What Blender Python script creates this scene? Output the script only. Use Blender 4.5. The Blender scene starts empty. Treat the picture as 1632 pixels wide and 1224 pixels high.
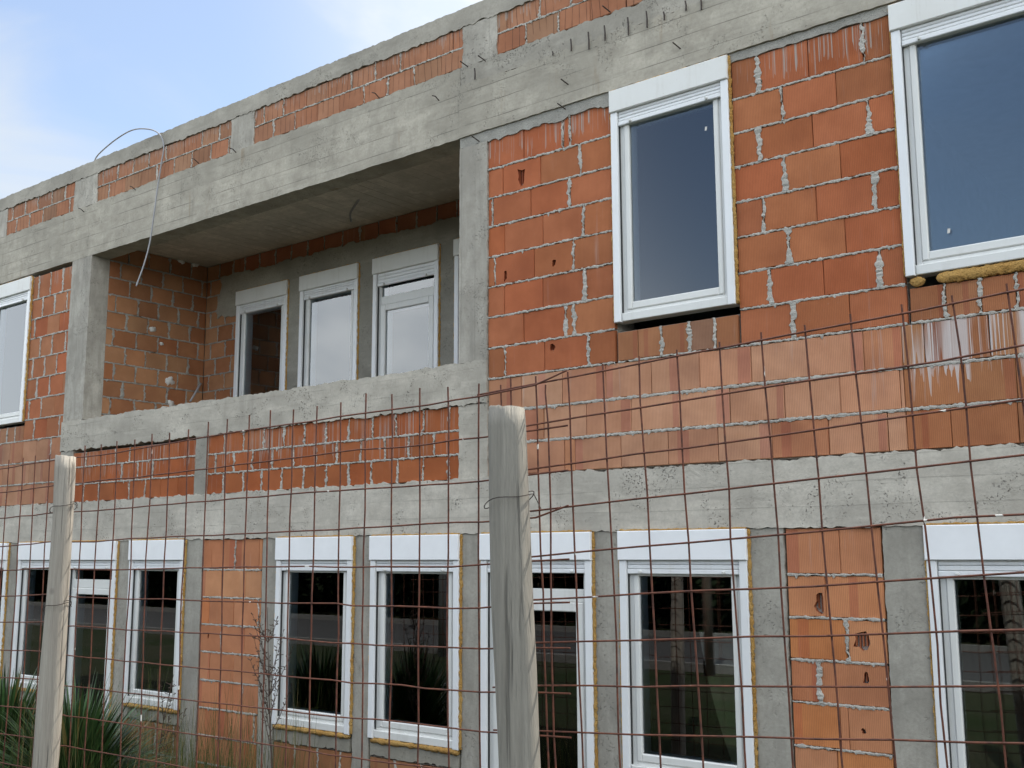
import bpy, math, random
from mathutils import Vector, Matrix, noise as mnoise
from mathutils.geometry import tessellate_polygon

random.seed(7)
R = math.radians
sc = bpy.context.scene
COL = sc.collection
ZC = 2.15                       # camera height above the ground at the foot of the building

# ------------------------------------------------------------------ camera
YAW, PIT, ROLL = R(-38.45337), R(8.95005), R(-0.19129)
CAMY = -6.0
FPX = 1734.781                  # focal length in photo pixels (1632 wide)


def cam_axes():
    cy, sy, cp, sp = math.cos(YAW), math.sin(YAW), math.cos(PIT), math.sin(PIT)
    f = Vector((sy * cp, cy * cp, sp))
    r = Vector((cy, -sy, 0))
    u = r.cross(f)
    return r * math.cos(ROLL) + u * math.sin(ROLL), u * math.cos(ROLL) - r * math.sin(ROLL), f


AX_R, AX_U, AX_F = cam_axes()
cd = bpy.data.cameras.new('camera')
cd.sensor_width = 36.0
cd.lens = FPX / 1632 * 36.0
cd.clip_start, cd.clip_end = 0.05, 3000
cam = bpy.data.objects.new('camera', cd)
COL.objects.link(cam)
M3 = Matrix((AX_R, AX_U, -AX_F)).transposed()
cam.matrix_world = Matrix.Translation((0, CAMY, ZC)) @ M3.to_4x4()
sc.camera = cam

# ------------------------------------------------------------------ sky, sun, exposure
SUN_EL, SUN_AZ = R(58), R(24)           # azimuth from +Y (behind the building) towards +X
w = bpy.data.worlds.new('World')
sc.world = w
w.use_nodes = True
wn, wl = w.node_tree.nodes, w.node_tree.links
wn.clear()
sky = wn.new('ShaderNodeTexSky')
sky.sky_type = 'NISHITA'
sky.sun_disc = False
sky.sun_elevation = SUN_EL
sky.sun_rotation = SUN_AZ
sky.air_density, sky.dust_density, sky.ozone_density = 1.0, 1.6, 1.2
bg1 = wn.new('ShaderNodeBackground'); bg1.inputs[1].default_value = 0.10
bg2 = wn.new('ShaderNodeBackground'); bg2.inputs[0].default_value = (0.95, 0.99, 1.0, 1)
tc = wn.new('ShaderNodeTexCoord')
mp = wn.new('ShaderNodeMapping'); mp.inputs['Scale'].default_value = (1.0, 1.0, 2.4); mp.inputs['Rotation'].default_value = (0.25, 0.1, 0.5)
mp.inputs['Location'].default_value = (0.35, 0.2, 0.0)
nz = wn.new('ShaderNodeTexNoise'); nz.inputs['Scale'].default_value = 2.3; nz.inputs['Detail'].default_value = 7; nz.inputs['Roughness'].default_value = 0.52
nz.inputs['Distortion'].default_value = 0.7
wl.new(tc.outputs['Generated'], mp.inputs['Vector']); wl.new(mp.outputs[0], nz.inputs['Vector'])


def mrange(src, a, b, c, d):
    n = wn.new('ShaderNodeMapRange'); n.interpolation_type = 'SMOOTHSTEP'
    for i, v in enumerate((a, b, c, d)): n.inputs[i + 1].default_value = v
    wl.new(src, n.inputs[0]); return n.outputs[0]


def wmath(op, a, b):
    n = wn.new('ShaderNodeMath'); n.operation = op; n.use_clamp = False
    for i, v in enumerate((a, b)):
        if isinstance(v, (int, float)): n.inputs[i].default_value = v
        else: wl.new(v, n.inputs[i])
    return n.outputs[0]


def wdot(v):
    n = wn.new('ShaderNodeVectorMath'); n.operation = 'DOT_PRODUCT'
    wl.new(tc.outputs['Generated'], n.inputs[0]); n.inputs[1].default_value = Vector(v).normalized()
    return n.outputs['Value']


wisps = mrange(nz.outputs['Fac'], 0.44, 0.68, 0.0, 1.0)
front = mrange(wdot((0, -1, 0)), -0.15, 0.45, 0.0, 1.0)          # out-of-view white cloud bank, mirrored in panes, brightened to light the facade
gap = mrange(wdot((-0.10, -0.88, 0.46)), 0.83, 0.955, 1.0, 0.0)   # a blue opening in that bank
bank = wmath('MULTIPLY', front, gap)
glare = mrange(wdot((-0.30, 0.80, 0.52)), 0.86, 0.975, 0.0, 1.0)    # thin bright cloud above the roof, nearer the sun
rear = wmath('SUBTRACT', 1.0, front)
amt = wmath('ADD', wmath('MULTIPLY', bank, 0.34), wmath('ADD', wmath('MULTIPLY', rear, 0.62), 0.06))
fac = wmath('ADD', wmath('MULTIPLY', wisps, amt), wmath('ADD', wmath('MULTIPLY', bank, 0.58), wmath('ADD', wmath('MULTIPLY', rear, 0.16), wmath('MULTIPLY', front, 0.035))))
fac = wmath('MINIMUM', wmath('ADD', fac, wmath('MULTIPLY', glare, 0.55)), 1.0)
cst = wmath('ADD', wmath('MULTIPLY', bank, 1.16), wmath('ADD', wmath('MULTIPLY', glare, 0.10), 0.39))
wl.new(cst, bg2.inputs[1])
mx = wn.new('ShaderNodeMixShader'); wo = wn.new('ShaderNodeOutputWorld')
wl.new(fac, mx.inputs[0])
hole = wmath('MULTIPLY', front, wmath('SUBTRACT', 1.0, gap))
wl.new(wmath('ADD', wmath('MULTIPLY', hole, 0.004), 0.11), bg1.inputs[1])
wl.new(sky.outputs[0], bg1.inputs[0]); wl.new(bg1.outputs[0], mx.inputs[1]); wl.new(bg2.outputs[0], mx.inputs[2]); wl.new(mx.outputs[0], wo.inputs[0])

sl = bpy.data.lights.new('sun', 'SUN')
sl.energy = 2.8; sl.angle = R(0.6); sl.color = (1.0, 0.95, 0.86)
so = bpy.data.objects.new('sun', sl); COL.objects.link(so)
so.location = (10, 20, 30)
sdir = Vector((math.sin(SUN_AZ) * math.cos(SUN_EL), math.cos(SUN_AZ) * math.cos(SUN_EL), math.sin(SUN_EL)))
so.rotation_euler = sdir.to_track_quat('Z', 'Y').to_euler()
vs = sc.view_settings
vs.view_transform = 'Standard'; vs.look = 'None'; vs.gamma = 1.0; vs.use_curve_mapping = False
vs.exposure = 1.2


def at(px, py, Y=0.0):
    """photo pixel -> (x, z) on the vertical plane y = Y (z measured from camera height)"""
    d = AX_F + AX_R * ((px - 816) / FPX) + AX_U * (-(py - 612) / FPX)
    t = (Y - CAMY) / d.y
    return d.x * t, d.z * t


def ax(px, py, Y=0.0):
    return at(px, py, Y)[0]


# ------------------------------------------------------------------ mesh helpers
def empty(name, loc=(0, 0, 0)):
    o = bpy.data.objects.new(name, None)
    COL.objects.link(o); o.location = loc; o.empty_display_size = 0.3
    return o


def tag(o, label=None, cat=None, group=None, kind=None):
    if label: o['label'] = label
    if cat: o['category'] = cat
    if group: o['group'] = group
    if kind: o['kind'] = kind
    return o


def wloc(o):
    v = Vector((0, 0, 0))
    while o:
        v += o.location; o = o.parent
    return v


class MB:
    """collects shapes (z from camera height) and links them as one mesh object"""
    def __init__(s):
        s.v, s.f, s.c = [], [], []

    def add(s, vs_, fs, col=(1, 1, 1, 1)):
        b = len(s.v)
        s.v += [tuple(p) for p in vs_]
        for f in fs:
            s.f.append(tuple(b + i for i in f)); s.c.append(col)

    def box(s, x0, x1, y0, y1, z0, z1, col=(1, 1, 1, 1)):
        s.add([(x0, y0, z0), (x1, y0, z0), (x1, y1, z0), (x0, y1, z0), (x0, y0, z1), (x1, y0, z1), (x1, y1, z1), (x0, y1, z1)],
              [(0, 1, 5, 4), (1, 2, 6, 5), (2, 3, 7, 6), (3, 0, 4, 7), (4, 5, 6, 7), (3, 2, 1, 0)], col)

    def bevbox(s, x0, x1, y0, y1, z0, z1, b=0.004, col=(1, 1, 1, 1)):
        """box whose front (-y) edges are chamfered"""
        f = [(x0 + b, y0, z0 + b), (x1 - b, y0, z0 + b), (x1 - b, y0, z1 - b), (x0 + b, y0, z1 - b)]
        e = [(x0, y0 + b, z0), (x1, y0 + b, z0), (x1, y0 + b, z1), (x0, y0 + b, z1)]
        k = [(x0, y1, z0), (x1, y1, z0), (x1, y1, z1), (x0, y1, z1)]
        fs = [(0, 1, 2, 3)]
        for i in range(4):
            j = (i + 1) % 4
            fs += [(4 + i, 4 + j, j, i), (8 + i, 8 + j, 4 + j, 4 + i)]
        fs.append((11, 10, 9, 8))
        s.add(f + e + k, fs, col)

    def prism(s, outline, y0, y1, col=(1, 1, 1, 1), ch=0.0):
        """outline: list of (x,z) counter-clockwise seen from the front (-y)"""
        n = len(outline)
        s.add([(x, y0, z) for x, z in outline] + [(x, y1, z) for x, z in outline],
              [tuple(range(n)), tuple(range(2 * n - 1, n - 1, -1))] + [(n + i, n + (i + 1) % n, (i + 1) % n, i) for i in range(n)], col)

    def tube(s, pts, r, n=6, col=(1, 1, 1, 1), cap=True):
        pts = [Vector(p) for p in pts]
        rr = r if isinstance(r, (list, tuple)) else [r] * len(pts)
        b = len(s.v); up0 = None
        for i, p in enumerate(pts):
            d = (pts[min(i + 1, len(pts) - 1)] - pts[max(i - 1, 0)]).normalized()
            if up0 is None:
                up0 = d.orthogonal().normalized()
            a = (up0 - d * up0.dot(d)).normalized(); c = d.cross(a); up0 = a
            for k in range(n):
                t = 2 * math.pi * k / n
                s.v.append(tuple(p + (a * math.cos(t) + c * math.sin(t)) * rr[i]))
        for i in range(len(pts) - 1):
            for k in range(n):
                k2 = (k + 1) % n
                s.f.append((b + i * n + k, b + i * n + k2, b + (i + 1) * n + k2, b + (i + 1) * n + k)); s.c.append(col)
        if cap:
            s.f.append(tuple(b + k for k in range(n - 1, -1, -1))); s.c.append(col)
            e = b + (len(pts) - 1) * n
            s.f.append(tuple(e + k for k in range(n))); s.c.append(col)

    def build(s, name, mat, parent=None, loc=None, smooth=False):
        me = bpy.data.meshes.new(name)
        o = bpy.data.objects.new(name, me)
        org = wloc(parent) if parent else Vector(loc or (0, 0, 0))
        me.from_pydata([(x - org.x, y - org.y, z + ZC - org.z) for x, y, z in s.v], [], s.f)
        ca = me.color_attributes.new('tint', 'FLOAT_COLOR', 'CORNER')
        dat = []
        for p, c in zip(me.polygons, s.c):
            dat += list(c) * p.loop_total
        ca.data.foreach_set('color', dat)
        me.materials.append(mat)
        if smooth:
            me.polygons.foreach_set('use_smooth', [True] * len(me.polygons))
        me.update()
        COL.objects.link(o)
        if parent: o.parent = parent
        else: o.location = org
        return o


def jag_outline(x0, x1, z0, z1, jt=0.0, jb=0.0, jl=0.0, jr=0.0, step=0.022):
    """rectangle outline with rough edges"""
    def run(a, b, amp):
        n = max(1, int(abs(b - a) / step)) if amp > 0 else 1
        out, d = [], 0.0
        for i in range(n):
            d = 0.55 * d + random.gauss(0, amp)
            d = max(-2.2 * amp, min(2.2 * amp, d))
            out.append((a + (b - a) * i / n, 0.0 if i == 0 else d))
        return out
    o = [(x, z0 + d) for x, d in run(x0, x1, jb)]
    o += [(x1 + d, z) for z, d in run(z0, z1, jr)]
    o += [(x, z1 + d) for x, d in run(x1, x0, jt)]
    o += [(x0 + d, z) for z, d in run(z1, z0, jl)]
    return o


# ------------------------------------------------------------------ materials
class NT:
    def __init__(s, name):
        s.m = bpy.data.materials.new(name); s.m.use_nodes = True
        s.n, s.l = s.m.node_tree.nodes, s.m.node_tree.links
        s.b = s.n['Principled BSDF']

    def new(s, t, **kw):
        nd = s.n.new(t)
        for k, v in kw.items():
            if k in nd.inputs: nd.inputs[k].default_value = v
            else: setattr(nd, k, v)
        return nd

    def math(s, op, a, b=None, clamp=False):
        nd = s.n.new('ShaderNodeMath'); nd.operation = op; nd.use_clamp = clamp
        for i, v in enumerate((a, b)):
            if v is None: continue
            if isinstance(v, (int, float)): nd.inputs[i].default_value = v
            else: s.l.new(v, nd.inputs[i])
        return nd.outputs[0]

    def coords(s, scale=(1, 1, 1)):
        t = s.n.new('ShaderNodeTexCoord'); mp = s.n.new('ShaderNodeMapping')
        mp.inputs['Scale'].default_value = scale
        s.l.new(t.outputs['Object'], mp.inputs['Vector'])
        return mp.outputs[0]

    def noise(s, scale, detail=4, rough=0.5, co=None, w=None, dist=0.0):
        nd = s.n.new('ShaderNodeTexNoise')
        nd.inputs['Scale'].default_value = scale; nd.inputs['Detail'].default_value = detail; nd.inputs['Roughness'].default_value = rough
        nd.inputs['Distortion'].default_value = dist
        s.l.new(co if co is not None else s.coords(), nd.inputs['Vector'])
        if w is not None:
            nd.noise_dimensions = '4D'; s.l.new(w, nd.inputs['W'])
        return nd.outputs['Fac']

    def ramp(s, fac, a, b, ca=(0, 0, 0, 1), cb=(1, 1, 1, 1)):
        nd = s.n.new('ShaderNodeValToRGB')
        nd.color_ramp.elements[0].position = a; nd.color_ramp.elements[0].color = ca
        nd.color_ramp.elements[1].position = b; nd.color_ramp.elements[1].color = cb
        s.l.new(fac, nd.inputs['Fac'])
        return nd.outputs['Color']

    def mix(s, fac, a, b, mode='MIX'):
        nd = s.n.new('ShaderNodeMix'); nd.data_type = 'RGBA'; nd.blend_type = mode
        for i, v in ((0, fac), (6, a), (7, b)):
            if isinstance(v, (int, float)): nd.inputs[i].default_value = v
            elif isinstance(v, tuple): nd.inputs[i].default_value = v if len(v) == 4 else (*v, 1)
            else: s.l.new(v, nd.inputs[i])
        return nd.outputs[2]

    def bump(s, h, strength=0.4, dist=0.01):
        nd = s.n.new('ShaderNodeBump'); nd.inputs['Strength'].default_value = strength; nd.inputs['Distance'].default_value = dist
        s.l.new(h, nd.inputs['Height']); s.l.new(nd.outputs[0], s.b.inputs['Normal'])

    def base(s, c):
        if isinstance(c, tuple): s.b.inputs['Base Color'].default_value = (*c[:3], 1)
        else: s.l.new(c, s.b.inputs['Base Color'])

    def rough(s, v): s.b.inputs['Roughness'].default_value = v


def brick_mat(name, drip_top=None, drip_len=0.3, drip_amt=1.0, xr=None, eff=0.25, side=False, grooves=0.0, blotch=0.55, dcol=(0.36, 0.34, 0.31), wide=False):
    """hollow clay block: combed ribs, blotches, cement drips that run down from drip_top (world z)"""
    t = NT(name)
    at_ = t.new('ShaderNodeAttribute', attribute_name='tint')
    rnd = t.math('MULTIPLY', at_.outputs['Alpha'], 37.0)
    tc_ = t.new('ShaderNodeTexCoord')
    sep = t.new('ShaderNodeSeparateXYZ'); t.l.new(tc_.outputs['Object'], sep.inputs[0])
    n1 = t.noise(5.0, 6, 0.6, w=rnd)
    n2 = t.noise(2.6, 3, 0.5, w=rnd)
    n3 = t.noise(60, 3, 0.6)
    ribs = t.math('SINE', t.math('MULTIPLY', t.math('ADD', sep.outputs['Y' if side else 'X'], t.math('MULTIPLY', rnd, 0.013)), 2 * math.pi / 0.0105))
    c = t.mix(t.ramp(n1, 0.3, 0.75), t.mix(1.0, at_.outputs['Color'], (0.84, 0.82, 0.80), 'MULTIPLY'), t.mix(1.0, at_.outputs['Color'], (1.13, 1.18, 1.22), 'MULTIPLY'))
    c = t.mix(t.math('MULTIPLY', t.ramp(n2, 0.50, 0.70), blotch), c, t.mix(1.0, at_.outputs['Color'], (0.68, 0.66, 0.70), 'MULTIPLY'))
    # a darker brown tone along the ribs
    rf = t.math('MULTIPLY_ADD', ribs, 0.13)
    rf.node.inputs[2].default_value = 0.13
    c = t.mix(rf, c, (0.12, 0.045, 0.025))
    if grooves > 0:
        gf = t.math('FRACT', t.math('ADD', t.math('MULTIPLY', sep.outputs['X'], 1 / 0.066), t.math('ADD', t.math('MULTIPLY', t.noise(0.9, 2), 3.0), rnd)))
        gm = t.math('MULTIPLY', t.math('LESS_THAN', gf, 0.10), t.ramp(t.noise(5, 3), 0.38, 0.52))
        c = t.mix(t.math('MULTIPLY', gm, grooves), c, (0.10, 0.045, 0.03))
    # efflorescence smears, stretched down
    ns = t.noise(1.0, 4, 0.6, co=t.coords((26, 26, 1.1)))
    nb = t.noise(1.6, 2, 0.5)
    e = t.math('MULTIPLY', t.math('MULTIPLY', t.ramp(ns, 0.60, 0.74), t.ramp(nb, 0.50, 0.66)), eff)
    c = t.mix(e, c, (0.50, 0.46, 0.44))
    if drip_top is not None:
        nd_ = t.noise(1.0, 5, 0.7, co=t.coords((60, 60, 0.45)))
        nl = t.noise(1.0, 2, 0.5, co=t.coords((30, 30, 0.0)))
        ln = t.math('MULTIPLY_ADD', nl, drip_len * 2.4)
        ln.node.inputs[2].default_value = -drip_len * 0.55
        h = t.math('SUBTRACT', drip_top, sep.outputs['Z'])
        inside = t.math('LESS_THAN', h, ln)
        m = t.math('MULTIPLY', t.math('MULTIPLY', t.ramp(nd_, 0.52, 0.60), inside), drip_amt, clamp=True)
        if xr is not None:
            nx = t.noise(2.0, 2)
            xs = t.math('MULTIPLY', t.math('GREATER_THAN', sep.outputs['X'], xr[0]), t.math('LESS_THAN', sep.outputs['X'], xr[1]))
            m = t.math('MULTIPLY', m, xs)
        if wide:
            nw_ = t.noise(1.0, 3, 0.6, co=t.coords((9, 9, 0.5)))
            m2 = t.math('MULTIPLY', t.math('MULTIPLY', t.ramp(nw_, 0.46, 0.56), t.math('LESS_THAN', h, t.math('MULTIPLY', ln, 1.2))), t.ramp(t.noise(0.9, 1), 0.42, 0.50))
            m = t.math('MAXIMUM', m, t.math('MULTIPLY', m2, 0.75))
        else:
            m = t.math('MULTIPLY', m, t.ramp(t.noise(1.7, 3, 0.6), 0.38, 0.55))
        c = t.mix(m, c, dcol)
    c = t.mix(t.math('MULTIPLY', t.ramp(n3, 0.66, 0.8), 0.35), c, (0.36, 0.30, 0.26))
    t.base(c); t.rough(0.88); t.b.inputs['Specular IOR Level'].default_value = 0.15
    t.bump(t.math('ADD', t.math('MULTIPLY', ribs, 0.5), t.math('MULTIPLY', n1, 1.2)), 0.45, 0.0022)
    return t.m


def concrete_mat(name, col=(0.40, 0.395, 0.36), boards=0.0, pits=0.0, stains=0.5, streak=0.5, along='Z', rust=0.0):
    t = NT(name)
    tc_ = t.new('ShaderNodeTexCoord')
    sep = t.new('ShaderNodeSeparateXYZ'); t.l.new(tc_.outputs['Object'], sep.inputs[0])
    nL = t.noise(1.3, 4, 0.55)
    nM = t.noise(7, 7, 0.62)
    nF = t.noise(55, 5, 0.65)
    col = (col[0] * 1.035, col[1] * 0.985, col[2] * 0.92)
    c = t.mix(t.ramp(nL, 0.32, 0.68), tuple(v * 0.68 for v in col), tuple(min(1, v * 1.15) for v in col))
    c = t.mix(t.math('MULTIPLY', t.ramp(nM, 0.42, 0.72), 0.55 * stains + 0.08), c, tuple(v * k for v, k in zip(col, (0.60, 0.585, 0.57))))
    # long soft stains along the form boards
    nB = t.noise(1.0, 4, 0.6, co=t.coords((1.7, 1.7, 15) if along == 'Z' else (15, 15, 1.6)))
    c = t.mix(t.math('MULTIPLY', t.ramp(nB, 0.50, 0.74), 0.5 * stains), c, tuple(v * 0.56 for v in col))
    nW = t.noise(1.0, 3, 0.6, co=t.coords((2.4, 2.4, 9) if along == 'Z' else (9, 9, 2.4)))
    c = t.mix(t.math('MULTIPLY', t.ramp(nW, 0.53, 0.72), 0.42), c, tuple(min(1, v * 1.35) for v in col))
    c = t.mix(t.math('MULTIPLY', t.ramp(nF, 0.42, 0.66), 0.34), c, tuple(v * 0.62 for v in col))
    nG = t.noise(24, 4, 0.7)
    c = t.mix(t.math('MULTIPLY', t.ramp(nG, 0.58, 0.66), 0.30), c, tuple(v * 0.55 for v in col))
    # water runs downwards
    nS = t.noise(1.0, 5, 0.7, co=t.coords((7.3, 7.3, 0.42)), dist=0.25)
    nA = t.noise(1.1, 2)
    c = t.mix(t.math('MULTIPLY', t.math('MULTIPLY', t.ramp(nS, 0.54, 0.74), t.ramp(nA, 0.42, 0.62)), streak * 0.7), c, tuple(v * 0.42 for v in col))
    if rust > 0:
        nR = t.noise(1.0, 4, 0.6, co=t.coords((8, 8, 0.9)))
        nQ = t.noise(1.9, 2)
        c = t.mix(t.math('MULTIPLY', t.math('MULTIPLY', t.ramp(nR, 0.6, 0.75), t.ramp(nQ, 0.50, 0.62)), rust), c, (0.26, 0.18, 0.10))
    h = t.math('ADD', t.math('MULTIPLY', nM, 0.8), t.math('MULTIPLY', nF, 0.35))
    if boards > 0:
        ax_ = sep.outputs['Z'] if along == 'Z' else (sep.outputs['X'] if along == 'X' else sep.outputs['Y'])
        nwv = t.noise(1.2, 3)
        fr = t.math('FRACT', t.math('ADD', t.math('MULTIPLY', ax_, 1 / 0.135), t.math('MULTIPLY', nwv, 0.16)))
        ln = t.math('LESS_THAN', fr, 0.042)
        nbk = t.noise(2.2, 3)
        lm = t.math('MULTIPLY', ln, t.ramp(nbk, 0.40, 0.60))
        c = t.mix(t.math('MULTIPLY', lm, boards), c, tuple(v * 0.33 for v in col))
        h = t.math('SUBTRACT', h, t.math('MULTIPLY', lm, 0.8))
        fl = t.math('FLOOR', t.math('ADD', t.math('MULTIPLY', ax_, 1 / 0.135), t.math('MULTIPLY', nwv, 0.16)))
        wn_ = t.new('ShaderNodeTexWhiteNoise'); wn_.noise_dimensions = '1D'; t.l.new(fl, wn_.inputs['W'])
        c = t.mix(t.math('MULTIPLY', wn_.outputs['Value'], 0.40 * boards), c, tuple(v * 0.58 for v in col))
    if pits > 0:
        np_ = t.noise(3.1, 5, 0.62, dist=0.8)
        np2 = t.noise(30, 3, 0.6)
        pm = t.math('MULTIPLY', t.math('MULTIPLY', t.ramp(t.noise(70, 2, 0.5), 0.575, 0.60), t.ramp(np_, 0.52, 0.60)), t.ramp(np2, 0.44, 0.54))
        c = t.mix(t.math('MULTIPLY', pm, pits), c, tuple(v * 0.28 for v in col))
        rgh = t.math('MULTIPLY', t.ramp(np_, 0.50, 0.62), t.noise(45, 4, 0.7))
        h = t.math('SUBTRACT', t.math('ADD', h, t.math('MULTIPLY', rgh, 0.9 * pits)), t.math('MULTIPLY', pm, 1.5))
    t.base(c); t.rough(0.92); t.b.inputs['Specular IOR Level'].default_value = 0.2
    t.bump(h, 0.7, 0.007)
    return t.m


def mortar_mat(name, col):
    t = NT(name)
    a = t.noise(150, 3, 0.6); b = t.noise(7, 4, 0.6); d = t.noise(70, 3, 0.7)
    c = t.mix(t.ramp(b, 0.35, 0.7), tuple(v * 0.80 for v in col), tuple(v * 1.10 for v in col))
    c = t.mix(t.math('MULTIPLY', t.ramp(a, 0.50, 0.68), 0.5), c, tuple(v * 0.55 for v in col))
    c = t.mix(t.math('MULTIPLY', t.ramp(d, 0.62, 0.70), 0.7), c, tuple(v * 0.30 for v in col))
    t.base(c); t.rough(0.95); t.b.inputs['Specular IOR Level'].default_value = 0.15
    t.bump(t.math('ADD', a, d), 0.9, 0.006)
    return t.m


def plain_mat(name, col, rough=0.6, var=0.12, scale=9, metal=0.0, bump=0.0, tint=False, spec=None):
    t = NT(name)
    n = t.noise(scale, 5, 0.6)
    if tint:
        a = t.new('ShaderNodeAttribute', attribute_name='tint')
        c = t.mix(t.ramp(n, 0.3, 0.75), t.mix(1.0, a.outputs['Color'], tuple([1 - 1.6 * var] * 3), 'MULTIPLY'), t.mix(1.0, a.outputs['Color'], tuple([1 + var] * 3), 'MULTIPLY'))
    else:
        c = t.mix(t.ramp(n, 0.3, 0.75), tuple(v * (1 - var) for v in col), tuple(min(1, v * (1 + var)) for v in col))
    t.base(c); t.rough(rough); t.b.inputs['Metallic'].default_value = metal
    if spec is not None: t.b.inputs['Specular IOR Level'].default_value = spec
    if bump: t.bump(t.noise(scale * 6, 4, 0.6), bump, 0.004)
    return t.m


def grimy_mat(name, col, rough, amt=1.0):
    t = NT(name)
    a = t.noise(2.2, 5, 0.65); b = t.noise(1.0, 4, 0.65, co=t.coords((22, 22, 1.3))); d = t.noise(60, 3, 0.6)
    c = t.mix(t.math('MULTIPLY', t.ramp(a, 0.45, 0.75), 0.22 * amt), col, (0.56, 0.53, 0.46))
    c = t.mix(t.math('MULTIPLY', t.math('MULTIPLY', t.ramp(b, 0.52, 0.72), t.ramp(a, 0.35, 0.60)), 0.28 * amt), c, (0.48, 0.45, 0.39))
    c = t.mix(t.math('MULTIPLY', t.ramp(d, 0.70, 0.76), 0.35 * amt), c, (0.40, 0.37, 0.32))
    t.base(c); t.rough(rough)
    return t.m


def glass_mat():
    t = NT('window_glass')
    t.n.remove(t.b)
    out = [x for x in t.n if x.type == 'OUTPUT_MATERIAL'][0]
    fr = t.new('ShaderNodeFresnel'); fr.inputs['IOR'].default_value = 2.05
    tr = t.new('ShaderNodeBsdfTransparent'); tr.inputs['Color'].default_value = (0.80, 0.86, 0.85, 1)
    gl = t.new('ShaderNodeBsdfGlossy'); gl.inputs['Roughness'].default_value = 0.004; gl.inputs['Color'].default_value = (0.95, 0.97, 1, 1)
    ms = t.new('ShaderNodeMixShader')
    t.l.new(fr.outputs[0], ms.inputs[0]); t.l.new(tr.outputs[0], ms.inputs[1]); t.l.new(gl.outputs[0], ms.inputs[2]); t.l.new(ms.outputs[0], out.inputs['Surface'])
    return t.m


def foam_mat():
    t = NT('orange_foam')
    n = t.noise(35, 5, 0.6); n2 = t.noise(5, 3)
    c = t.mix(t.ramp(n2, 0.35, 0.7), (0.56, 0.29, 0.065), (0.66, 0.41, 0.13))
    n3 = t.noise(70, 4, 0.7)
    c = t.mix(t.math('MULTIPLY', t.ramp(n3, 0.5, 0.7), 0.35), c, (0.34, 0.17, 0.04))
    t.base(c); t.rough(0.85); t.bump(t.math('ADD', n, n3), 1.0, 0.02)
    return t.m


def wood_mat(name, col, dark):
    t = NT(name)
    g = t.noise(1.0, 6, 0.65, co=t.coords((34, 34, 1.5)), dist=0.35)
    n = t.noise(2.2, 4)
    k = t.noise(1.0, 3, 0.6, co=t.coords((50, 50, 0.9)))
    c = t.mix(t.ramp(g, 0.34, 0.70), dark, col)
    c = t.mix(t.math('MULTIPLY', t.ramp(n, 0.45, 0.75), 0.45), c, tuple(v * 0.62 for v in col))
    c = t.mix(t.math('MULTIPLY', t.ramp(k, 0.60, 0.68), 0.75), c, tuple(v * 0.30 for v in col))
    gf = t.noise(1.0, 3, 0.7, co=t.coords((160, 160, 5)))
    c = t.mix(t.math('MULTIPLY', t.ramp(gf, 0.45, 0.70), 0.45), c, tuple(v * 0.6 for v in col))
    vo = t.new('ShaderNodeTexVoronoi'); vo.inputs['Scale'].default_value = 5.5; t.l.new(t.coords((1, 1, 0.8)), vo.inputs['Vector'])
    c = t.mix(t.math('MULTIPLY', t.ramp(vo.outputs['Distance'], 0.07, 0.12, (1, 1, 1, 1), (0, 0, 0, 1)), 0.6), c, tuple(v * 0.35 for v in col))
    t.base(c); t.rough(0.9); t.bump(t.math('SUBTRACT', t.math('ADD', g, gf), t.ramp(k, 0.60, 0.68)), 0.8, 0.008)
    return t.m


def wire_mat():
    t = NT('rusty_wire')
    n = t.noise(30, 4, 0.6); f = t.noise(14, 2)
    c = t.mix(t.ramp(n, 0.3, 0.7), (0.050, 0.018, 0.013), (0.165, 0.052, 0.026))
    c = t.mix(t.ramp(f, 0.715, 0.725), c, (0.62, 0.60, 0.56))
    t.base(c); t.rough(0.8); t.bump(n, 0.5, 0.002)
    return t.m


M = {}
M['brick_upper'] = brick_mat('clay_blocks', drip_top=3.09 + ZC, drip_len=0.24, drip_amt=0.85, eff=0.2)
M['brick_low'] = brick_mat('clay_blocks_pale', eff=0.55, blotch=0.85)
M['brick_wet'] = brick_mat('clay_blocks_washed', drip_top=1.262 + ZC, drip_len=0.36, drip_amt=0.9, eff=1.0, blotch=0.8, dcol=(0.60, 0.55, 0.53), wide=True)
M['brick_pier'] = brick_mat('clay_blocks_pier', eff=0.3)
M['brick_spandrel'] = brick_mat('clay_blocks_spandrel', drip_top=1.09 + ZC, drip_len=0.40, drip_amt=0.8, eff=0.45)
M['brick_parapet'] = brick_mat('clay_blocks_parapet', drip_top=4.07 + ZC, drip_len=0.12, drip_amt=0.7, eff=0.2, grooves=0.75)
M['brick_side'] = brick_mat('clay_blocks_side', eff=0.3, side=True)
M['brick_loggia'] = brick_mat('clay_blocks_loggia', eff=0.3)
M['mortar'] = mortar_mat('mortar', (0.50, 0.475, 0.425))
M['mortar_dark'] = mortar_mat('mortar_grey', (0.37, 0.355, 0.315))
M['beam'] = concrete_mat('concrete_beam', (0.45, 0.435, 0.385), boards=0.8, stains=1.2, streak=0.85, rust=0.9, pits=0.35)
M['band'] = concrete_mat('concrete_band', (0.56, 0.545, 0.50), boards=0.25, pits=1.0, stains=0.9, streak=0.45)
M['balcony'] = concrete_mat('concrete_balcony', (0.50, 0.485, 0.44), boards=0.1, pits=0.8, stains=0.8, streak=0.9)
M['column'] = concrete_mat('concrete_column', (0.45, 0.44, 0.405), boards=0.5, stains=1.5, streak=1.3, along='X', pits=0.45)
M['column_low'] = concrete_mat('concrete_column_low', (0.375, 0.37, 0.34), stains=0.7, streak=0.4, along='X', pits=0.2)
M['coping'] = concrete_mat('concrete_coping', (0.39, 0.38, 0.345), pits=0.6, stains=0.7, streak=0.5)
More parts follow.
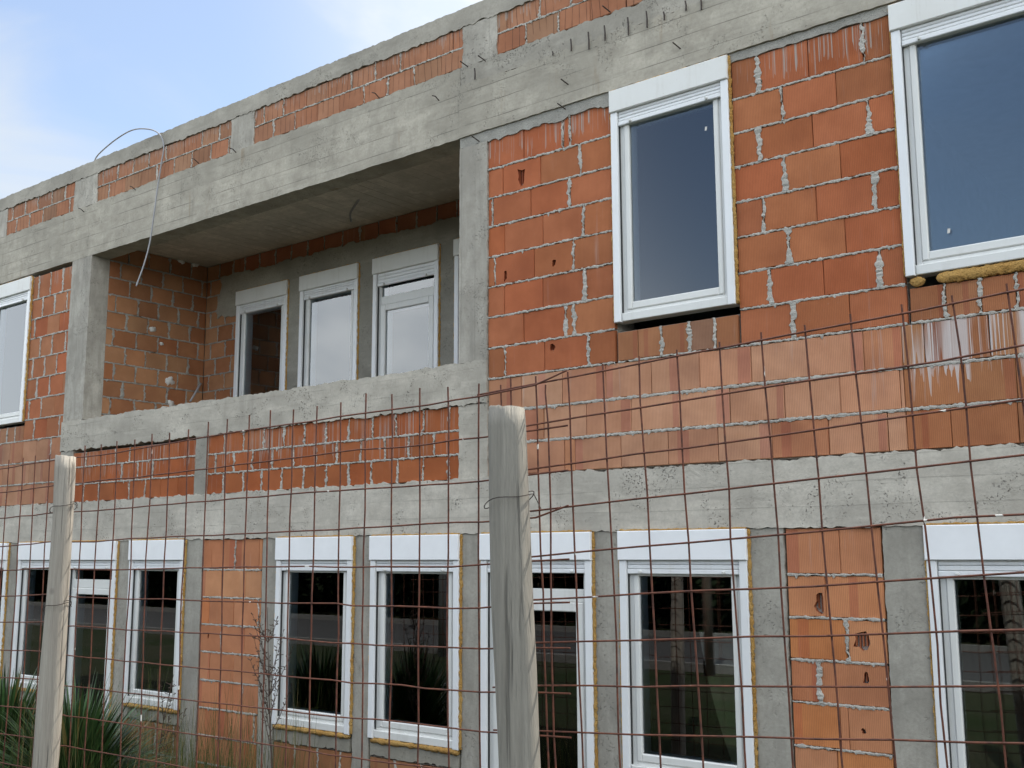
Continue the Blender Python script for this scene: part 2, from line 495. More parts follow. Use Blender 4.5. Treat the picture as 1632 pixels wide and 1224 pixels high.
M['soffit'] = concrete_mat('concrete_soffit', (0.60, 0.57, 0.50), boards=1.0, stains=1.0, streak=0.0, along='X')
M['plaster'] = concrete_mat('grey_plaster', (0.315, 0.31, 0.275), stains=0.35, streak=0.25, pits=0.15)
M['inner'] = plain_mat('inner_plaster', (0.30, 0.29, 0.27), 0.9)
M['pvc'] = grimy_mat('white_plastic', (0.79, 0.80, 0.805), 0.36)
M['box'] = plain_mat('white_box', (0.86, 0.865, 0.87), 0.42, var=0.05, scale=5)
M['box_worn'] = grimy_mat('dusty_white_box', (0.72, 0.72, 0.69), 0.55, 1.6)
M['pvc_ivory'] = grimy_mat('ivory_plastic', (0.72, 0.72, 0.69), 0.38)  # cream plastic of the frames, sashes and pegs
M['glass'] = glass_mat()
M['gasket'] = plain_mat('black_gasket', (0.03, 0.03, 0.03), 0.6)
M['foam'] = foam_mat()
M['steel'] = plain_mat('dark_steel', (0.045, 0.032, 0.026), 0.75, var=0.4)
M['wire'] = wire_mat()
M['wood_grey'] = wood_mat('weathered_wood', (0.335, 0.312, 0.265), (0.235, 0.218, 0.185))
M['wood_pale'] = wood_mat('pale_wood', (0.47, 0.43, 0.365), (0.34, 0.30, 0.25))
M['conduit'] = plain_mat('grey_conduit', (0.30, 0.30, 0.31), 0.55)
M['white_spot'] = plain_mat('white_plaster_spot', (0.62, 0.60, 0.56), 0.9, bump=0.5)
M['leaf'] = plain_mat('leaf', (1, 1, 1), 0.8, var=0.3, tint=True, spec=0.1)
M['blade'] = plain_mat('yucca_leaf', (1, 1, 1), 0.42, var=0.25, tint=True)
M['dry'] = plain_mat('dry_stem', (0.085, 0.055, 0.040), 0.9, var=0.3)
M['bark'] = plain_mat('bark', (0.12, 0.09, 0.065), 0.9, var=0.35, bump=0.8)
M['asphalt'] = plain_mat('asphalt', (0.055, 0.054, 0.051), 0.9, var=0.25, scale=14, bump=0.6)
M['kerb'] = plain_mat('kerb_concrete', (0.17, 0.165, 0.15), 0.9, var=0.15, bump=0.3)
M['galv'] = plain_mat('galvanised_steel', (0.42, 0.43, 0.44), 0.45, metal=0.6)
M['curtain'] = plain_mat('grey_curtain', (0.30, 0.31, 0.30), 0.9)


def ground_mat():
    t = NT('weedy_ground')
    a = t.noise(0.8, 6, 0.6); b = t.noise(9, 6, 0.65)
    c = t.mix(t.ramp(a, 0.38, 0.62), (0.022, 0.032, 0.011), (0.045, 0.043, 0.026))
    c = t.mix(t.math('MULTIPLY', t.ramp(b, 0.4, 0.7), 0.6), c, (0.025, 0.038, 0.012))
    t.base(c); t.rough(0.95); t.b.inputs['Specular IOR Level'].default_value = 0.1; t.bump(b, 0.8, 0.04)
    return t.m


M['ground'] = ground_mat()

# ------------------------------------------------------------------ ground and road (behind the photographer, seen in the glass)
prof = [(400, 0.0), (1.0, 0.0), (-1.2, 0.02), (-2.6, 0.28), (-4.2, 0.48), (-7.5, 0.50), (-14.5, 0.50), (-24, 0.45), (-600, 0.3)]
g = MB()
xs = [-600, -60, -20, -12, -9, -6, -3, 0, 6, 20, 60, 600]
for i, (y, z) in enumerate(prof):
    for x in xs:
        g.v.append((x, y, z - ZC))
for i in range(len(prof) - 1):
    for j in range(len(xs) - 1):
        n = len(xs); a = i * n + j
        g.f.append((a + n, a + n + 1, a + 1, a)); g.c.append((1, 1, 1, 1))
tag(g.build('ground', M['ground']), kind='structure')
g = MB(); g.box(-300, 300, -13.6, -8.2, 0.40 - ZC, 0.506 - ZC)
tag(g.build('road', M['asphalt']), kind='structure')
for yk, nm in ((-8.2, 'kerb'), (-13.75, 'kerb')):
    g = MB(); g.bevbox(-300, 300, yk, yk + 0.15, 0.35 - ZC, 0.62 - ZC, 0.015)
    tag(g.build(nm, M['kerb']), kind='structure')

# ================================================================== THE BUILDING
XL, XR, DEPTH = -14.2, 2.6, 9.0
bld = empty('unfinished_building', (-5.5, 0, 0))
tag(bld, 'unfinished two storey brick and concrete building with new white windows and a recessed loggia', 'building')

RED = (0.44, 0.140, 0.062); ORANGE = (0.445, 0.158, 0.068); PALE = (0.585, 0.295, 0.172); PIER = (0.57, 0.235, 0.115); DULL = (0.41, 0.188, 0.105); LOG = (0.43, 0.212, 0.105)


def bcol(base, spread=0.10, alts=()):
    b = base
    if alts and random.random() < 0.3: b = random.choice(alts)
    k = 1 + random.uniform(-spread, spread); h = random.uniform(-0.08, 0.08)
    return (b[0] * k, b[1] * k * (1 + h), b[2] * k * (1 + 1.5 * h), random.random())


def block(m, x0, x1, z0, z1, yf, col, hole=None, yb=0.11, side=None, strip=False):
    """one clay block; side=(X) lays it on a wall that runs in y (x0,x1 are then y values)"""
    j = lambda: random.uniform(-0.0016, 0.0016)
    e = 0.0035
    t = random.uniform(-0.0015, 0.0015)
    F = [(x0 + e + j(), yf, z0 + e + j()), (x1 - e + j(), yf + t, z0 + e + j()), (x1 - e + j(), yf + t, z1 - e + j()), (x0 + e + j(), yf, z1 - e + j())]
    E_ = [(x0 + j(), yf + e, z0 + j()), (x1 + j(), yf + e, z0 + j()), (x1 + j(), yf + e, z1 + j()), (x0 + j(), yf + e, z1 + j())]
    K = [(x0, yb, z0), (x1, yb, z0), (x1, yb, z1), (x0, yb, z1)]
    v = F + E_ + K
    fs = []
    for i in range(4):
        k = (i + 1) % 4
        fs += [(4 + i, 4 + k, k, i), (8 + i, 8 + k, 4 + k, 4 + i)]
    cols = [col] * len(fs)
    extra = []
    if hole is None and strip and random.random() < 0.65 and x1 - x0 > 0.12:
        wd_ = random.uniform(0.12, 0.26); c0 = random.choice((0.0, 1 - wd_, 1 - wd_, random.uniform(0.1, 0.7)))
        g_ = random.uniform(0.82, 0.96); dkc = (col[0] * g_, col[1] * g_ * 0.86, col[2] * g_ * 0.93, col[3])
        lo = lambda u: tuple(F[0][q] + (F[1][q] - F[0][q]) * u for q in range(3))
        hi = lambda u: tuple(F[3][q] + (F[2][q] - F[3][q]) * u for q in range(3))
        cuts = [0.0] + [u for u in (c0, c0 + wd_) if 0.01 < u < 0.99] + [1.0]
        for ua, ub in zip(cuts[:-1], cuts[1:]):
            extra.append(([lo(ua), lo(ub), hi(ub), hi(ua)], dkc if c0 - 0.005 <= (ua + ub) / 2 <= c0 + wd_ + 0.005 else col))
    elif hole is None:
        fs.append((0, 1, 2, 3))
    if side is not None:
        X, sgn = side
        v = [(X - sgn * y, x, z) for x, y, z in v]
        if sgn < 0: fs = [tuple(reversed(f)) for f in fs]
    m.add(v, fs, col)
    for q_, c_ in extra:
        m.add(q_, [(0, 1, 2, 3)], c_)
    if hole is not None:
        # broken shell: an opening in the face showing the webs of the hollow block
        hx0, hx1, hz0, hz1 = hole
        u_, w_ = (hx1 - hx0), (hz1 - hz0); rr_ = random.random
        cx_, cz_ = (hx0 + hx1) / 2, (hz0 + hz1) / 2
        NP = 11; ph_ = rr_() * 6; H = []
        for q in range(NP):                                   # ragged outline, clockwise from the front
            a_ = -2 * math.pi * q / NP + ph_
            ca_, sa_ = math.cos(a_), math.sin(a_)
            sq = 1 / max(abs(ca_), abs(sa_)) ** 0.75
            k_ = sq * random.uniform(0.55, 1.08)
            H.append((min(x1 - .012, max(x0 + .012, cx_ + u_ / 2 * ca_ * k_)), yf + t * 0.5, min(z1 - .010, max(z0 + .010, cz_ + w_ / 2 * sa_ * k_))))
        B = [(x, yf + 0.05, z) for x, _, z in H]
        dk = (col[0] * 0.62, col[1] * 0.48, col[2] * 0.46, col[3])
        tris = tessellate_polygon([[Vector((p[0], p[2], 0)) for p in F], [Vector((p[0], p[2], 0)) for p in H]])
        FH = F + H
        for tr in tris:
            p, q, r = (FH[i] for i in tr)
            up = (q[0] - p[0]) * (r[2] - p[2]) - (q[2] - p[2]) * (r[0] - p[0])
            m.add([p, q, r], [(0, 1, 2) if up > 0 else (0, 2, 1)], col)
        m.add(H + B, [(q, (q + 1) % NP, NP + (q + 1) % NP, NP + q) for q in range(NP)] + [tuple(range(NP, 2 * NP))], dk)
        nw = max(1, int((hx1 - hx0) / 0.018))
        for q in range(1, nw):
            xw = hx0 + (hx1 - hx0) * q / nw
            m.box(xw - 0.003, xw + 0.003, yf + 0.006 + 0.01 * random.random(), yf + 0.044, hz0 + 0.004 + 0.03 * random.random(), hz1 - 0.006, dk)


def mortar_h(m, x0, x1, z, h, y=-0.0035, amp=0.0026, side=None):
    """bed joint squeezed out between two courses, ragged edges"""
    n = max(2, int((x1 - x0) / 0.011)); top, bot, yy = [], [], []
    a = b = c = 0.0
    for i in range(n + 1):
        a = 0.35 * a + random.gauss(0, amp * 0.9); b = 0.35 * b + random.gauss(0, amp * 0.9); c = 0.5 * c + random.gauss(0, 0.0016)
        x = x0 + (x1 - x0) * i / n
        sag = 0.011 * max(0, random.gauss(-1.1, 0.9))
        top.append((x, z + h / 2 + a)); bot.append((x, z - h / 2 + b - sag)); yy.append(y + c)
    V, Fc = [], []
    for i in range(n + 1):
        xm = top[i][0]
        V += [(xm, 0.02, top[i][1]), (xm, yy[i], top[i][1] - 0.002), (xm, yy[i] - 0.002, (top[i][1] + bot[i][1]) / 2), (xm, yy[i], bot[i][1] + 0.002), (xm, 0.02, bot[i][1])]
    for i in range(n):
        for k in range(4):
            Fc.append((i * 5 + k, i * 5 + k + 1, (i + 1) * 5 + k + 1, (i + 1) * 5 + k))
    if side is not None:
        X, sgn = side
        V = [(X - sgn * yv, x, zv) for x, yv, zv in V]
        if sgn < 0: Fc = [tuple(reversed(f)) for f in Fc]
    m.add(V, Fc)


def mortar_v(m, x, z0, z1, wd, y=-0.0045, amp=0.0055, side=None):
    n = max(3, int((z1 - z0) / 0.011)); V, Fc = [], []
    a = b = 0.0; ph = random.random() * 6
    for i in range(n + 1):
        a = 0.6 * a + random.gauss(0, amp); b = 0.6 * b + random.gauss(0, amp)
        z = z0 + (z1 - z0) * i / n
        k = 1 + 0.35 * math.sin(ph + 3.5 * i / n) if wd > 0.02 else 1
        l, r = x - wd / 2 * k + a, x + wd / 2 * k + b; yv = y + random.gauss(0, 0.0015)
        if r - l < 0.004: r = l + 0.004
        V += [(l, 0.02, z), (l + 0.001, yv, z), ((l + r) / 2, yv - 0.003, z), (r - 0.001, yv, z), (r, 0.02, z)]
    for i in range(n):
        for q in range(4):
            Fc.append((i * 5 + q, i * 5 + q + 1, (i + 1) * 5 + q + 1, (i + 1) * 5 + q))
    if side is not None:
        X, sgn = side
        V = [(X - sgn * yv, xx, zv) for xx, yv, zv in V]
        if sgn < 0: Fc = [tuple(reversed(f)) for f in Fc]
    m.add(V, Fc)


def courses_wall(name, x0, x1, zs, layout, mat, base, alts=(), spread=0.1, Y=0.0, mh=0.0165, holes=(), mort='mortar', side=None, thick=0.24, first_joint=False):
    """zs: bed joint heights bottom to top; layout[i]: list of (x, 'd' dry | width of the mortar joint)"""
    bm_, mm = MB(), MB()
    for i in range(len(zs) - 1):
        za, zb = zs[i], zs[i + 1]
        js = sorted(layout[i], key=lambda q: q[0])
        js = [q for q in js if x0 + 0.012 < q[0] < x1 - 0.012]
        edges = [(x0, 'e')] + js + [(x1, 'e')]
        for (xa, ka), (xb, kb) in zip(edges[:-1], edges[1:]):
            ga = 0.0015 if ka == 'e' else (0.0022 if ka == 'd' else min(ka, 0.012) / 2)
            gb = 0.0015 if kb == 'e' else (0.0022 if kb == 'd' else min(kb, 0.012) / 2)
            hl = None
            for h in holes:
                if xa + ga < h[0] and h[1] < xb - gb and za < h[2] and h[3] < zb: hl = h
            block(bm_, xa + ga, xb - gb, za + mh * 0.42, zb - mh * 0.42, random.uniform(-0.002, 0.002), bcol(base, spread, alts), hl, side=side, strip=mat in ('brick_low', 'brick_wet', 'brick_pier'))
        for xj, k in js:
            if k not in ('d', 'e'):
                mortar_v(mm, xj, za + 0.004, zb - 0.004, k, side=side)
        if i > 0 or first_joint:
            mortar_h(mm, x0 + 0.002, x1 - 0.002, za, mh, side=side)
    if side is None:
        mm.box(x0, x1, 0.03, thick, zs[0], zs[-1])
    else:
        X, sgn = side
        mm.box(min(X - sgn * 0.03, X - sgn * thick), max(X - sgn * 0.03, X - sgn * thick), x0, x1, zs[0], zs[-1])
    if Y:
        bm_.v = [(x, y + Y, z) for x, y, z in bm_.v]; mm.v = [(x, y + Y, z) for x, y, z in mm.v]
    o = bm_.build(name, M[mat], bld)
    mm.build('mortar_joints', M[mort], o)
    return o


def auto_layout(x0, x1, zs, wd, jw=0.010, jit=0.012, dry=0.0, off=None):
    lay = []
    for i in range(len(zs) - 1):
        st = x0 - wd * ((0.5 if i % 2 else 0.0) + (off if off is not None else random.random() * 0.2))
        x = st + wd; row = []
        while x < x1 - 0.03:
            if x > x0 + 0.03: row.append((x + random.uniform(-jit, jit), 'd' if random.random() < dry else jw * random.uniform(0.7, 1.7)))
            x += wd
        lay.append(row)
    return lay


# ---- bed joints of the big blocks (zone right of the loggia)
ZB = [0.555, 0.785, 1.019, 1.263, 1.488, 1.717, 1.944, 2.171, 2.402, 2.623, 2.849, 3.105]


def jpx(c, lst):
    """joints traced in the photograph: (pixel x at course middle, kind) -> metres"""
    z = (ZB[c] + ZB[c + 1]) / 2
    out = []
    for px, k in lst:
        py = 400
        for _ in range(12):                     # pixel row of height z on the facade at this column
            x_, zz = at(px, py); x2, z2 = at(px, py + 1)
            py += (z - zz) / (z2 - zz)
        out.append((at(px, py)[0], k))
    return out


PX_L = -4.985           # right edge of the concrete pillar
WA = (-3.872, -2.985); WB = (-1.945, -1.03)
# strip between pillar and first window
L1 = [
    jpx(3, [(805, 0.010), (868, 'd'), (938, 0.034)]),
    jpx(4, [(834.5, 'd'), (901, 0.022), (915, 0.026)]),
    jpx(5, [(804, 'd'), (865, 'd'), (933, 0.030)]),
    jpx(6, [(789, 0.012), (851.5, 'd'), (914, 0.016)]),
    jpx(7, [(804, 'd'), (865, 'd'), (930, 0.030)]),
    jpx(8, [(785.5, 0.014), (846, 'd'), (908, 0.026)]),
    jpx(9, [(801.5, 'd'), (861.5, 'd'), (925, 0.022)]),
    jpx(10, [(835, 'd'), (897, 0.010), (908, 0.016)]),
]
hxa = ax(824, 268); hxb = ax(837, 268)
holes1 = [(hxa, hxb, 2.655, 2.80), (ax(879, 424), ax(887, 424), 2.0, 2.055), (ax(803, 440), ax(808, 440), 1.965, 2.05), (ax(876, 548), ax(886, 548), 1.40, 1.455)]
courses_wall('brick_wall', PX_L, WA[0] - 0.012, ZB[3:], L1, 'brick_upper', RED, alts=(ORANGE, (0.42, 0.125, 0.050), (0.39, 0.135, 0.058)), holes=holes1, first_joint=True)
L2 = [
    jpx(3, [(1265, 0.040), (1354, 'd')]),
    jpx(4, [(1227.5, 0.030), (1312.6, 'd'), (1402.5, 0.030)]),
    jpx(5, [(1257, 0.034), (1347, 'd')]),
    jpx(6, [(1217, 0.018), (1301, 'd'), (1394, 0.034)]),
    jpx(7, [(1250, 0.034), (1339, 'd')]),
    jpx(8, [(1210, 0.036), (1295, 'd'), (1384, 0.034)]),
    jpx(9, [(1246, 0.014), (1332, 'd')]),
    jpx(10, [(1207, 0.028), (1287.5, 'd'), (1375, 0.018)]),
]
courses_wall('brick_wall', WA[1] + 0.012, WB[0] - 0.012, ZB[3:], L2, 'brick_upper', RED, alts=(ORANGE, (0.42, 0.128, 0.052), (0.38, 0.135, 0.058)), holes=[(ax(1210, 130), ax(1216, 130), 2.90, 2.93)], first_joint=True)
# narrow blocks laid under the two windows
courses_wall('brick_wall', WA[0] + 0.006, WA[1] - 0.004, [1.263, 1.468], [[(ax(1017, 552), 'd'), (ax(1054, 545), 0.014), (ax(1098, 537), 0.02), (ax(1140, 530), 0.014)]], 'brick_pier', (0.37, 0.165, 0.080), alts=((0.28, 0.14, 0.085),), first_joint=True)
courses_wall('brick_wall', WB[0] + 0.006, WB[1] - 0.004, [1.263, 1.464], [[(ax(1506, 480), 0.018), (ax(1562, 470), 0.018), (ax(1620, 460), 0.018), (-1.2, 0.016)]], 'brick_pier', (0.38, 0.16, 0.076), first_joint=True)
courses_wall('brick_wall', WB[1] + 0.012, XR, ZB[3:], auto_layout(WB[1], XR, ZB[3:], 0.262, 0.02, dry=0.5), 'brick_upper', RED, alts=(ORANGE,), first_joint=True)
# pale band of blocks with open dry joints
L3 = [
    jpx(0, [(899.7, 'd'), (916, 'd'), (990, 'd'), (1065, 'd'), (1144, 'd'), (1230, 'd'), (1321, 'd'), (1415, 'd'), (1516, 'd'), (1623, 'd')]),
    jpx(1, [(866.6, 'd'), (934.6, 'd'), (1006, 'd'), (1083, 'd'), (1163, 'd'), (1250, 'd'), (1339, 'd'), (1435, 'd'), (1536.6, 'd')]),
    jpx(2, [(831, 'd'), (896, 'd'), (965, 'd'), (1037.6, 'd'), (1115, 'd'), (1197, 'd'), (1286.5, 'd'), (1376, 'd'), (1473, 'd'), (1577, 'd')]),
]
for r_, s_ in zip(L3, (-1.42, -1.27, -1.35)):
    k = max(q[0] for q in r_) + 0.262
    while k < -1.5 or k < XR - 0.05:
        r_.append((k, 'd')); k += 0.262
xm_ = ax(1440, 600)
courses_wall('brick_wall', PX_L, xm_, ZB[:4], L3, 'brick_low', PALE, alts=((0.54, 0.245, 0.130), (0.55, 0.28, 0.165)), spread=0.08, mh=0.021)
courses_wall('brick_wall', xm_, XR, ZB[:4], L3, 'brick_wet', (0.42, 0.185, 0.085), alts=((0.39, 0.155, 0.07),), spread=0.08, mh=0.021)

# left of the loggia
WLx = (-12.56, -11.65)
CLX = (-10.82, -10.44)
courses_wall('brick_wall', WLx[1] + 0.01, CLX[0], ZB[3:-1] + [3.12], auto_layout(WLx[1], CLX[0], ZB[3:], 0.262, 0.018, dry=0.35), 'brick_upper', (0.41, 0.165, 0.08), alts=(RED,), first_joint=True)
courses_wall('brick_wall', XL, CLX[0], ZB[:4], auto_layout(XL, CLX[0], ZB[:4], 0.29, 0.008, dry=0.7), 'brick_low', (0.47, 0.235, 0.135), first_joint=False)
courses_wall('brick_wall', WLx[0], WLx[1] + 0.006, [1.263, 1.44], auto_layout(WLx[0], WLx[1], [1.263, 1.44], 0.19, 0.014), 'brick_pier', (0.39, 0.19, 0.105), first_joint=True)
courses_wall('brick_wall', XL, WLx[0] - 0.01, ZB[3:-1] + [3.12], auto_layout(XL, WLx[0], ZB[3:], 0.262, 0.018), 'brick_upper', RED, first_joint=True)

# spandrel under the loggia parapet
ZS1 = [0.546, 0.735, 0.912, 1.066]
ZS = [0.546, 0.735, 0.912, 1.098]
courses_wall('brick_wall', -10.58, -8.466, ZS1, auto_layout(-10.58, -8.466, ZS1, 0.268, 0.011, dry=0.25, off=0.1), 'brick_spandrel', (0.375, 0.108, 0.037), alts=((0.40, 0.125, 0.045),))
courses_wall('brick_wall', -8.286, -5.258, ZS, auto_layout(-8.286, -5.258, ZS, 0.268, 0.013, off=0.1), 'brick_spandrel', (0.385, 0.114, 0.040), alts=((0.41, 0.13, 0.048),))
# roof parapet bays
ZP = [3.733, 3.905, 4.072]
for x0, x1 in ((-13.9, -12.85), (-12.36, -10.86), (-10.42, -8.115), (-7.79, -5.227), (-4.9, -2.45), (-2.12, 0.2)):
    courses_wall('brick_wall', x0, x1, ZP, auto_layout(x0, x1, ZP, 0.29, 0.008, dry=0.3), 'brick_parapet', DULL, alts=((0.38, 0.205, 0.12), (0.32, 0.17, 0.10)), spread=0.08, mh=0.015)
# ground floor piers
ZG = [-2.3, -2.0, -1.76, -1.53, -1.30, -1.065, -0.825, -0.59, -0.355, -0.115, 0.153]
pl = auto_layout(-2.745, -2.165, ZG, 0.33, 0.008, dry=0.6)
pl[-1] = [(ax(1338, 875), 'd')]; pl[-2] = [(ax(1315, 940), 'd')]; pl[-3] = [(ax(1350, 1010), 0.012)]; pl[-4] = [(ax(1305, 1075), 0.035)]; pl[-5] = [(ax(1352, 1140), 'd'), (ax(1339, 1140), 'd')]
courses_wall('brick_wall', -2.735, -2.175, ZG, pl, 'brick_pier', PIER, alts=((0.60, 0.272, 0.13), (0.56, 0.21, 0.078)),
             holes=[(ax(1357, 1000), ax(1385, 1000), -0.53, -0.40), (ax(1374, 1075), ax(1386, 1075), -0.70, -0.635), (ax(1297, 948), ax(1314, 948), -0.335, -0.215), (ax(1372, 1158), ax(1381, 1158), -0.965, -0.935)])
pl = auto_layout(-8.30, -7.47, ZG, 0.33, 0.008, dry=0.6)
courses_wall('brick_wall', -8.295, -7.475, ZG, pl, 'brick_pier', PIER, alts=((0.56, 0.205, 0.082), (0.60, 0.27, 0.13)), holes=[(-8.19, -8.165, -0.72, -0.66)])

# ---- windows table for ground floor
GW = [('window', -12.66, -11.765), ('window', -11.515, -10.70), ('door', -10.535, -9.645), ('window', -9.415, -8.552),
      ('window', -7.255, -6.346), ('window', -6.14, -5.237), ('door', -5.03, -4.086), ('window', -3.868, -2.972), ('window', -1.928, -1.03)]
GT, GB = 0.152, -1.345
for k, a, b in GW:
    if k == 'window':
        courses_wall('brick_wall', a, b, [-2.3, -2.0, -1.76, -1.485], auto_layout(a, b, [-2.3, -2.0, -1.76, -1.485], 0.27, 0.012), 'brick_pier', (0.37, 0.18, 0.085))
        s = MB(); s.prism(jag_outline(a + 0.01, b - 0.01, -1.478, GB - 0.032, 0.004, 0.006), -0.010, 0.22)
        o = s.build('window_ledge', M['plaster'], bld)

# ------------------------------------------------------------------ concrete frame
def slab(name, x0, x1, z0, z1, y0, y1, mat, **j):
    m = MB(); m.prism(jag_outline(x0, x1, z0, z1, **j), y0, y1)
    return m.build(name, M[mat], bld)


slab('roof_coping', XL, XR, 4.066, 4.222, -0.014, 0.24, 'coping', jb=0.0055, jt=0.003)
slab('roof_beam', XL, -5.258, 3.160, 3.733, -0.012, 0.2, 'beam', jt=0.004, jb=0.0015)
slab('roof_beam', -5.2555, XR, 3.158, 3.575, -0.026, 0.30, 'beam', jt=0.0065, jb=0.0015)
slab('roof_beam', -5.2555, XR, 3.5765, 3.732, -0.011, 0.29, 'coping', jt=0.006, jb=0.0)
slab('mortar_strip', PX_L - 0.27, WA[0] + 0.02, 3.072, 3.158, -0.012, 0.2, 'mortar_dark', jb=0.008)
slab('mortar_strip', WA[0] + 0.0205, WB[0] - 0.0, 3.098, 3.158, -0.010, 0.2, 'mortar_dark', jb=0.004)
slab('mortar_strip', WB[0] + 0.0005, XR, 3.098, 3.158, -0.010, 0.2, 'mortar_dark', jb=0.004)
for a, b in ((-12.86, -12.352), (-10.868, -10.412), (-8.123, -7.782), (-5.236, -4.892), (-2.455, -2.112), (0.195, 0.55)):
    slab('parapet_post', a, b, 3.7335, 4.0655, -0.009, 0.22, 'column', jl=0.0045, jr=0.0045)
slab('column', CLX[0], CLX[1], 1.4055, 3.1595, -0.010, 0.205, 'column', jl=0.003)
slab('column', -5.258, PX_L, 1.4055, 3.075, -0.014, 0.30, 'column', jl=0.0015, jr=0.003)
slab('balcony_parapet', CLX[0] - 0.01, PX_L - 0.002, 1.090, 1.405, -0.017, 0.20, 'balcony', jb=0.006, jt=0.0055)
slab('column', CLX[0], -10.578, 0.5455, 1.0895, -0.010, 0.22, 'column', jr=0.003)
slab('column', -8.47, -8.282, 0.5455, 1.0895, -0.009, 0.22, 'column_low', jl=0.003, jr=0.003)
slab('column', -5.262, PX_L, 0.5455, 1.0895, -0.011, 0.22, 'balcony', jl=0.004, jr=0.003)
slab('floor_beam', XL, XR, 0.153, 0.5535, -0.015, 0.30, 'band', jt=0.006, jb=0.004)
gx = [-14.2] + [v for _, a, b in GW for v in (a, b)] + [XR]
cols = [(-14.2, -12.66), (-11.765, -11.515), (-10.70, -10.535), (-9.645, -9.415), (-8.552, -8.292), (-7.478, -7.255), (-6.346, -6.14), (-5.237, -5.03), (-4.086, -3.868), (-2.972, -2.732), (-2.178, -1.928), (-1.03, XR)]
for a, b in cols:
    slab('column', a + 0.014, b - 0.014, -2.3, 0.1525, -0.006, 0.22, 'column_low', jl=0.002, jr=0.002)

# exposed rebar stubs and nails in the roof beam
def zoomq(x, y): return 740 + x / 3.709, y / 3.709


for zx, zy, ln in ((80, 445, 0.09), (540, 325, 0.03), (648, 275, 0.09), (752, 250, 0.13), (847, 205, 0.11), (985, 165, 0.13), (1095, 125, 0.12), (1197, 105, 0.06), (1325, 45, 0.07), (1415, 28, 0.10)):
    x, z = at(*zoomq(zx, zy))
    m = MB(); m.tube([(x, -0.034, z - ln / 2), (x + 0.003, -0.037, z), (x - 0.004, -0.034, z + ln / 2)], 0.0055, 6)
    m.build('rebar', M['steel'], bld)
for zx, zy in ((620, 497), (1280, 285), (130, 357), (25, 390), (600, 640), (865, 68), (93, 830)):
    x, z = at(*zoomq(zx, zy))
    m = MB(); m.tube([(x + 0.012, -0.02, z - 0.018), (x - 0.012, -0.085, z + 0.012)], 0.0045, 6)
    m.build('nail', M['steel'], bld)
for px, py in ((604, 152), (316, 256), (217, 300), (700, 157), (135, 335), (377, 240)):
    x, z = at(px, py)
    m = MB(); m.tube([(x + 0.01, -0.0, z - 0.03), (x + 0.005, -0.05, z), (x - 0.02, -0.06, z + 0.01)], 0.0045, 6)
    m.build('nail', M['steel'], bld)

# ------------------------------------------------------------------ loggia
LY = 1.45
CEIL = 3.335
slab('loggia_floor', CLX[0], -4.7, 0.35, 0.56, 0.301, LY + 0.3, 'soffit')
m = MB(); m.box(CLX[0] - 0.2, -5.2575, 0.2005, LY + 0.3, CEIL, 3.72); m.box(-5.2574, -4.6, 0.301, LY + 0.3, CEIL, 3.72)
m.build('loggia_ceiling', M['soffit'], bld)
ZLs = [0.56 + 0.185 * i for i in range(15)] + [CEIL]
courses_wall('brick_wall', 0.206, LY, ZLs, auto_layout(0.206, LY, ZLs, 0.265, 0.014), 'brick_side', LOG, alts=((0.35, 0.15, 0.07),), side=(CLX[1], 1), mort='mortar_dark', thick=0.2)
courses_wall('brick_wall', 0.301, LY, ZLs, auto_layout(0.301, LY, ZLs, 0.265, 0.014), 'brick_side', LOG, side=(-5.24, -1), mort='mortar_dark', thick=0.2)
LW = [('window', ax(378, 550, LY), ax(459, 540, LY)), ('window', ax(480, 520, LY), ax(572.5, 500, LY)), ('door', ax(597, 500, LY), ax(701.5, 480, LY)), ('window', ax(727, 500, LY), ax(727, 500, LY) + 0.86)]
LT = 2.935
edges = [CLX[1]] + [v for _, a, b in LW for v in (a, b)] + [-5.24]
for i in range(0, len(edges), 2):
    a, b = edges[i], edges[i + 1]
    if b - a > 0.03:
        courses_wall('brick_wall', a + 0.002, b - 0.002, ZLs, auto_layout(a, b, ZLs, 0.265, 0.014), 'brick_loggia', LOG, Y=LY, mort='mortar_dark', alts=((0.35, 0.15, 0.07),))
courses_wall('brick_wall', edges[1], edges[-2], [LT + 0.006, 3.13, CEIL], auto_layout(edges[1], edges[-2], [LT, 3.13, CEIL], 0.265, 0.014), 'brick_loggia', (0.37, 0.135, 0.072), Y=LY, mort='mortar_dark')
# grey plaster coat round the loggia windows
def plaster(x0, x1, z0, z1, jt=0.0, jb=0.0, jl=0.0, jr=0.0):
    m = MB(); m.prism(jag_outline(x0, x1, z0, z1, jt=jt, jb=jb, jl=jl, jr=jr, step=0.04), LY - 0.014, LY + 0.004)
    m.build('plaster_coat', M['plaster'], bld)


plaster(ax(352, 470, LY), -5.25, LT + 0.004, 3.165, jt=0.009, jl=0.015)
for i in range(1, len(LW)):
    plaster(LW[i - 1][2] + 0.004, LW[i][1] - 0.004, 0.57, LT + 0.0035)
plaster(ax(349, 470, LY), LW[0][1] - 0.004, 2.68, LT + 0.0035, jb=0.015, jl=0.015)
